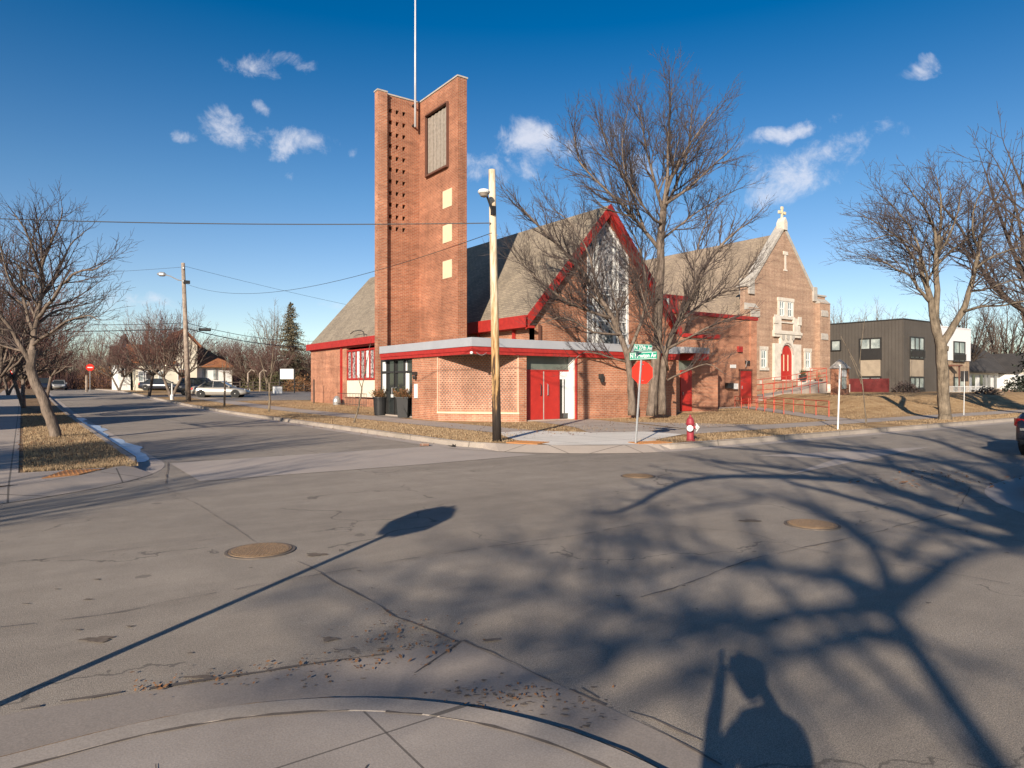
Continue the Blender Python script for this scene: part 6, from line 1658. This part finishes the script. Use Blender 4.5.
# far red signs
def farsign(px, py, Y, label, r=.42):
    p = V((px-512)/F*Y, Y); z = RISE(p.y)+.1; t_ = thing('road_sign', label, 'road sign', (p.x,p.y,z)); c_ = LP(px, py, Y)
    MB().tube([(p.x,p.y,z), (p.x,p.y,c_.z+r)], .04, 6).obj('post', M['galv'], t_)
    d = V(-px+512, -F).normalized(); pm_, _ = octsign(c_+d*.05, d, r); pp = pm_.obj('sign_plate', M['stopred'], t_)
    u_ = d.cross(Vector((0,0,1))).normalized(); cc = c_+d*.07
    MB().prism([cc-u_*r*.6-Vector((0,0,.05)), cc+u_*r*.6-Vector((0,0,.05)), cc+u_*r*.6+Vector((0,0,.06)), cc-u_*r*.6+Vector((0,0,.06))], d*.01).obj('white_bar', M['white'], pp)
farsign(90, 367.5, 76, 'red sign with white bar on a post at the far end of the side street', .42)
farsign(13.5, 372, 64, 'small red sign at the far left beyond the leaning tree', .3)
p = V((86.5-512)/F*78, 78); MB_ = MB().tube([(p.x,p.y,.3),(p.x,p.y,2.6)], .13, 7); tag(MB_.obj('wooden_post', M['pole_grey']), 'thick grey post directly left of the far red sign', 'post')
# hydrant
hb = V((690.3-512)/F*17.9, 17.9, .13); t_ = thing('fire_hydrant', 'faded crimson fire hydrant with white caps on the verge', 'fire hydrant', hb)
MB().lathe([(.13,0),(.13,.03),(.095,.04),(.09,.42),(.12,.43),(.12,.46),(.105,.47),(.1,.52),(.08,.58),(.045,.62),(.03,.63),(.028,.68),(.015,.685)], hb, 20).obj('barrel', M['hydrant'], t_, smooth=False)
tow = V(-.3,-1).normalized(); rt_ = V(.9,-.45).normalized()
o_ = MB().lathe([(.06,0),(.06,.13),(.075,.13),(.075,.17),(.02,.19)], hb+Vector((0,0,.34)), 14, axis=tow).obj('outlet', M['hydrant'], t_)
MB().lathe([(.082,.172),(.082,.2),(.03,.215)], hb+Vector((0,0,.34)), 14, axis=tow).obj('outlet_cap', M['white'], o_)
o_ = MB().lathe([(.045,0),(.045,.14),(.06,.14),(.06,.15)], hb+Vector((0,0,.36)), 12, axis=rt_).obj('outlet', M['hydrant'], t_)
MB().tube([hb+Vector((0,0,.46))+rt_*.15, hb+Vector((0,0,.36))+rt_*.23, hb+Vector((0,0,.25))+rt_*.15], .014, 6).obj('chain', M['white'], o_)
MB().lathe([(.06,.15),(.06,.18),(.02,.2)], hb+Vector((0,0,.36)), 12, axis=rt_).obj('outlet_cap', M['white'], o_)
# pale metal post and small posts
YQ = 22.3; p = V((837.8-512)/F*YQ, YQ, .13)
t_ = thing('sign_post', 'pale metal sign post seen edge on, on the verge before the small kiosk', 'sign post', p)
tp_ = LP(840, 364.5, YQ); MB().tube([p, tp_], .026, 6).obj('post', M['white'], t_); 
d_ = V(.49,1).normalized(); q = MB().prism([tp_-d_*.15+Vector((0,0,-.02)), tp_+d_*.15+Vector((0,0,-.02)), tp_+d_*.15+Vector((0,0,-.45)), tp_-d_*.15+Vector((0,0,-.45))], V(1,-.49).normalized()*.008); q.obj('sign_plate', M['white'], t_)
YQ = 32.5; p = V((963.8-512)/F*YQ, YQ, .14); t_ = thing('sign_post', 'thin post with small dark parking sign right of the broad tree', 'sign post', p)
tp_ = LP(964.5, 371, YQ); MB().tube([p, tp_], .022, 6).obj('post', M['galv'], t_)
q = MB(); q.box(tp_.x-.02,tp_.x+.02,tp_.y-.16,tp_.y+.16,tp_.z-.5,tp_.z); q.obj('sign_plate', M['dark_metal'], t_)
# white lot sign, box and fence
p = V((287-512)/F*74, 74); t_ = thing('lot_sign', 'blank white sign board on posts at the back of the parking lot', 'sign', (p.x,p.y,.7))
c_ = LP(286.5,374,74); u_ = V(1,0)
MB().prism([c_-u_*.75-Vector((0,0,.55)), c_+u_*.75-Vector((0,0,.55)), c_+u_*.75+Vector((0,0,.55)), c_-u_*.75+Vector((0,0,.55))], V(0,.1)).obj('board', M['white'], t_)
for s_ in (-1,1): MB().tube([p+u_*s_*.8+Vector((0,0,.6)), Vector((p.x,p.y,0))+u_*s_*.8+Vector((0,0,c_.z+.55))], .06, 6).obj('post', M['dark_metal'], t_)
p = V((277.5-512)/F*72, 72); z = H(p.x,p.y); q = MB(); q.box(p.x-.4,p.x+.4,p.y-.35,p.y+.35,z,z+.75); tag(q.obj('utility_box', M['white'], bevel=.04), 'low white utility box left of the blank lot sign', 'utility box')
fz_ = thing('timber_fence', 'low dark timber fence along the back of the parking lot', 'fence', (20, 82, .8))
q = MB(); xa0, xa1 = 14.5, 40
for i in range(18): x = xa0+(xa1-xa0)*i/17; MB().box(x-.06,x+.06,82.5,82.62,.7,2.0).obj('post', M['bark_dark'], fz_)
for z in (1.05,1.4,1.75): q.box(xa0,xa1,82.62,82.67,z,z+.12)
q.obj('rail', M['bark_dark'], fz_)
for px_, lb in ((248,'left'),(260,'right')):
    p = V((px_-512)/F*80, 80); m_ = MB().tube([(p.x,p.y,.7),(p.x,p.y,2.9)], .1, 7); m_.tube([(p.x,p.y,2.9), Vector((p.x,p.y,3.3))+V(.4,0), Vector((p.x,p.y,3.1))+V(.8,0)], .07, 6)
    tag(m_.obj('lot_post', M['pole_grey']), lb+' one of two bent-topped grey posts behind the silver car', 'post')
# small white post by the grey pole; dark post on the church lawn; low railing and meter
p = V((172-512)/F*54, 54); z = H(p.x,p.y); tag(MB().lathe([(.13,0),(.13,.35),(.08,.42),(.05,.45),(.045,1.3)], (p.x,p.y,z), 10).obj('marker_post', M['white']), 'white marker post at the foot of the twin-stemmed crab apple', 'marker post')
p = Vector((17.2, 48.6, .2)); tag(MB().tube([p, p+Vector((0,0,1.75))], .05, 6).obj('lawn_post', M['dark_metal']), 'thin dark post standing by the left brick wall of the church', 'post')
rl = thing('low_railing', 'low dark iron railing below the cream panel of the church', 'railing', (17.4, 41.5, .15))
q = MB(); q.tube([(17.5,40,1.0),(17.5,44.8,1.0)], .02, 5); q.tube([(17.5,40,.3),(17.5,44.8,.3)], .02, 5); q.obj('rail', M['dark_metal'], rl)
q = MB()
for i in range(20): q.tube([(17.5,40+.25*i,.15),(17.5,40+.25*i,1.0)], .012, 4)
q.obj('balusters', M['dark_metal'], rl)
q = MB().lathe([(.24,0),(.27,.25),(.24,.45),(.12,.62),(.05,.66)], (17.6,45.2,.15), 12); tag(q.obj('gas_meter', M['galv']), 'grey meter drum standing by the red downspout', 'meter')
# planters
def planter(c_, r, h, label, seed, square=False):
    c_ = Vector(c_); t_ = thing('planter', label, 'planter', c_, 'black planters at the glass entrance')
    MB().lathe([(r*.78,0),(r*.8,.02),(r*.97,h*.93),(r*1.05,h*.93),(r*1.05,h),(r*.92,h),(r*.9,h*.9)], c_, 4 if square else 18).obj('pot', M['black'], t_)
    MB().lathe([(r*.91,h*.9),(r*.9,h*.92)], c_, 4 if square else 18).obj('soil', M['grit'], t_)
    rr = random.Random(seed); m = MB(); g_ = MB()
    for k in range(170):
        a = rr.uniform(0,6.28); q_ = rr.uniform(0,r*.75); hh = rr.uniform(.12,.45)*(1.35 if k % 9 == 0 else 1); b_ = c_+Vector((math.cos(a)*q_, math.sin(a)*q_, h*.9)); e = b_+Vector((math.cos(a)*q_*.9+rr.uniform(-.1,.1), math.sin(a)*q_*.9+rr.uniform(-.1,.1), hh))
        (m if k % 3 else g_).tube([b_, b_.lerp(e,.6)+rv(rr)*.03, e], [.008,.006,.012], 3, False)
        u = rv(rr)*.04; v_ = rv(rr)*.03; (m if k % 3 else g_).add([e-u, e+v_, e+u, e-v_], [(0,1,2,3)])
    m.obj('dried_plants', M['leafdry'], t_); g_.obj('evergreen_sprigs', M['evergreen'], t_)
c1 = V((380-512)/F*32.2, 32.2, .15); planter((c1.x, c1.y, .15), .33, .86, 'round black planter left of the glass doors', 3)
c1 = V((404-512)/F*30.2, 30.2, .15); planter((c1.x, c1.y, .15), .38, .9, 'square black planter right of the glass doors', 4, True)
# ------------------------------------------------------------- the photographer
def pv(x, y, z): return V(x, y, z)
def skin(name, verts, edges, radii, mat, parent, root=0, sub=2):
    og = WORG[parent.name]; me = bpy.data.meshes.new(name)
    me.from_pydata([tuple(Vector(v)-og) for v in verts], edges, []); o = bpy.data.objects.new(name, me); COL.objects.link(o); o.parent = parent
    WORG[name] = og
    md = o.modifiers.new('skin', 'SKIN'); md.use_smooth_shade = True
    for i, r in enumerate(radii):
        sv_ = me.skin_vertices[0].data[i]; sv_.radius = (r, r) if not isinstance(r, tuple) else r; sv_.use_root = (i == root)
    s_ = o.modifiers.new('sub', 'SUBSURF'); s_.levels = sub; s_.render_levels = sub
    me.materials.append(mat); return o
feet = .047
pp = thing('person', 'person in dark jacket and jeans raising a camera with both hands, seen only by shadow', 'person', pv(.05,-.34,feet))
Vt = [pv(.05,-.34,.9), pv(.05,-.33,1.08), pv(.05,-.32,1.26), pv(.04,-.31,1.41), pv(.01,-.30,1.49),
      pv(.19,-.32,1.37), pv(.21,-.20,1.13), pv(.17,-.14,1.36), pv(.085,-.11,1.54),
      pv(-.11,-.32,1.35), pv(-.17,-.22,1.12), pv(-.14,-.13,1.36), pv(-.10,-.11,1.56),
      pv(.14,-.34,.8), pv(.16,-.33,.45), pv(.17,-.37,.14), pv(-.05,-.34,.8), pv(-.07,-.32,.45), pv(-.08,-.36,.14),
      pv(.18,-.24,.1), pv(-.09,-.23,.1)]
Ed = [(0,1),(1,2),(2,3),(3,4),(3,5),(5,6),(6,7),(7,8),(3,9),(9,10),(10,11),(11,12),(0,13),(13,14),(14,15),(0,16),(16,17),(17,18),(15,19),(18,20)]
Rd = [(.13,.11),(.125,.1),(.14,.11),(.09,.09),.05,.06,.05,.04,.03,.06,.05,.04,.03,(.095,.09),.07,.05,(.095,.09),.07,.05,.045,.045]
skin('body', Vt, Ed, Rd, M['jacket'], pp)
skin('trousers', [pv(.05,-.34,.95), pv(.14,-.34,.8), pv(.16,-.33,.45), pv(.17,-.37,.15), pv(-.05,-.34,.8), pv(-.07,-.32,.45), pv(-.08,-.36,.15)], [(0,1),(1,2),(2,3),(0,4),(4,5),(5,6)], [(.17,.13),.1,.078,.06,.1,.078,.06], M['jeans'], pp)
hc = pv(0,-.27,1.6)
hd = MB()
def ell(c_, rx, ry, rz, nu=20, nv_=14, fn=None):
    m = MB(); f_ = V(0,1).normalized(); r_ = V(1,0).normalized()
    for j in range(1, nv_):
        ph = math.pi*j/nv_
        for i in range(nu):
            a = 2*math.pi*i/nu; x, y, z = math.sin(ph)*math.cos(a), math.sin(ph)*math.sin(a), math.cos(ph)
            s_ = fn(x, y, z) if fn else 1
            m.v.append(tuple(Vector(c_)+r_*x*rx*s_+f_*y*ry*s_+Vector((0,0,z*rz))))
    for j in range(nv_-2):
        for i in range(nu): i2 = (i+1) % nu; m.f.append((j*nu+i, (j+1)*nu+i, (j+1)*nu+i2, j*nu+i2))
    m.f.append(tuple(range(nu))); m.f.append(tuple((nv_-2)*nu+i for i in range(nu-1,-1,-1))); return m
face = lambda x, y, z: 1+(.14 if y > .8 and abs(x) < .25 and -.35 < z < .1 else 0)-(.12 if z < -.5 else 0)
head = ell(hc, .078, .095, .115, fn=face)
for s_ in (-1,1): e = ell(hc+V(s_*.08,-.005,-.0), .012, .022, .034, 8, 6); head.add(e.v, e.f)
head = head.obj('head', M['skin'], pp, smooth=True)
for s_ in (-1,1): ell(hc+V(s_*.03,.083,.012), .013, .008, .009, 8, 6).obj('eye', M['white'], head)
ell(hc+V(0,.088,-.055), .024, .008, .008, 10, 6).obj('mouth', M['red_rail'], head)
ell(hc+V(0,-.018,.03), .088, .095, .1).obj('hair', M['hair'], pp, smooth=True)
for s_, wr in ((1, pv(.085,-.11,1.54)), (-1, pv(-.10,-.11,1.56))):
    for k in range(4):
        b_ = wr+V(0,.01,.02+.022*k-.01); tip = wr+V(-s_*(.03),.055,.03+.022*k); mid = wr+V(-s_*.0,.055,.025+.022*k)
        skin('finger', [b_, mid, tip], [(0,1),(1,2)], [.011,.01,.0085], M['skin'], pp, sub=1)
    skin('thumb', [wr+V(0,-.01,.0), wr+V(-s_*.02,-.03,.02), wr+V(-s_*.045,-.025,.035)], [(0,1),(1,2)], [.013,.012,.01], M['skin'], pp, sub=1)
    skin('palm', [wr, wr+V(0,.02,.05)], [(0,1)], [(.028,.018),(.035,.018)], M['skin'], pp, sub=1)
for s_, x in ((1,.18),(-1,-.09)):
    q = ell(pv(x,-.27,feet+.05), .05, .14, .055, 14, 8); q.obj('shoe', M['black'], pp, smooth=True)
cmx = thing('camera_body', 'black hand-held camera raised in front of the photographer face', 'camera', pv(0,-.1,1.56))
q = MB(); a_, b_ = V(1,0), V(0,1)
def vbox(m, cx_, cy_, cz_, dx, dy, dz):
    o_ = pv(cx_, cy_, cz_); vs = []
    for k in ((-1,-1,-1),(1,-1,-1),(1,1,-1),(-1,1,-1),(-1,-1,1),(1,-1,1),(1,1,1),(-1,1,1)): vs.append(o_+a_*k[0]*dx/2+b_*k[1]*dy/2+Vector((0,0,k[2]*dz/2)))
    m.add(vs, [(0,3,2,1),(4,5,6,7),(0,1,5,4),(1,2,6,5),(2,3,7,6),(3,0,4,7)])
vbox(q, 0, -.115, 1.6, .13, .05, .085); vbox(q, 0, -.115, 1.655, .05, .05, .03); q.obj('camera_case', M['black'], cmx)
MB().lathe([(.034,0),(.034,.05),(.03,.055)], pv(0,-.09,1.6), 18, axis=V(0,1)).obj('lens_barrel', M['black'], cmx)
bpy.context.view_layer.update()
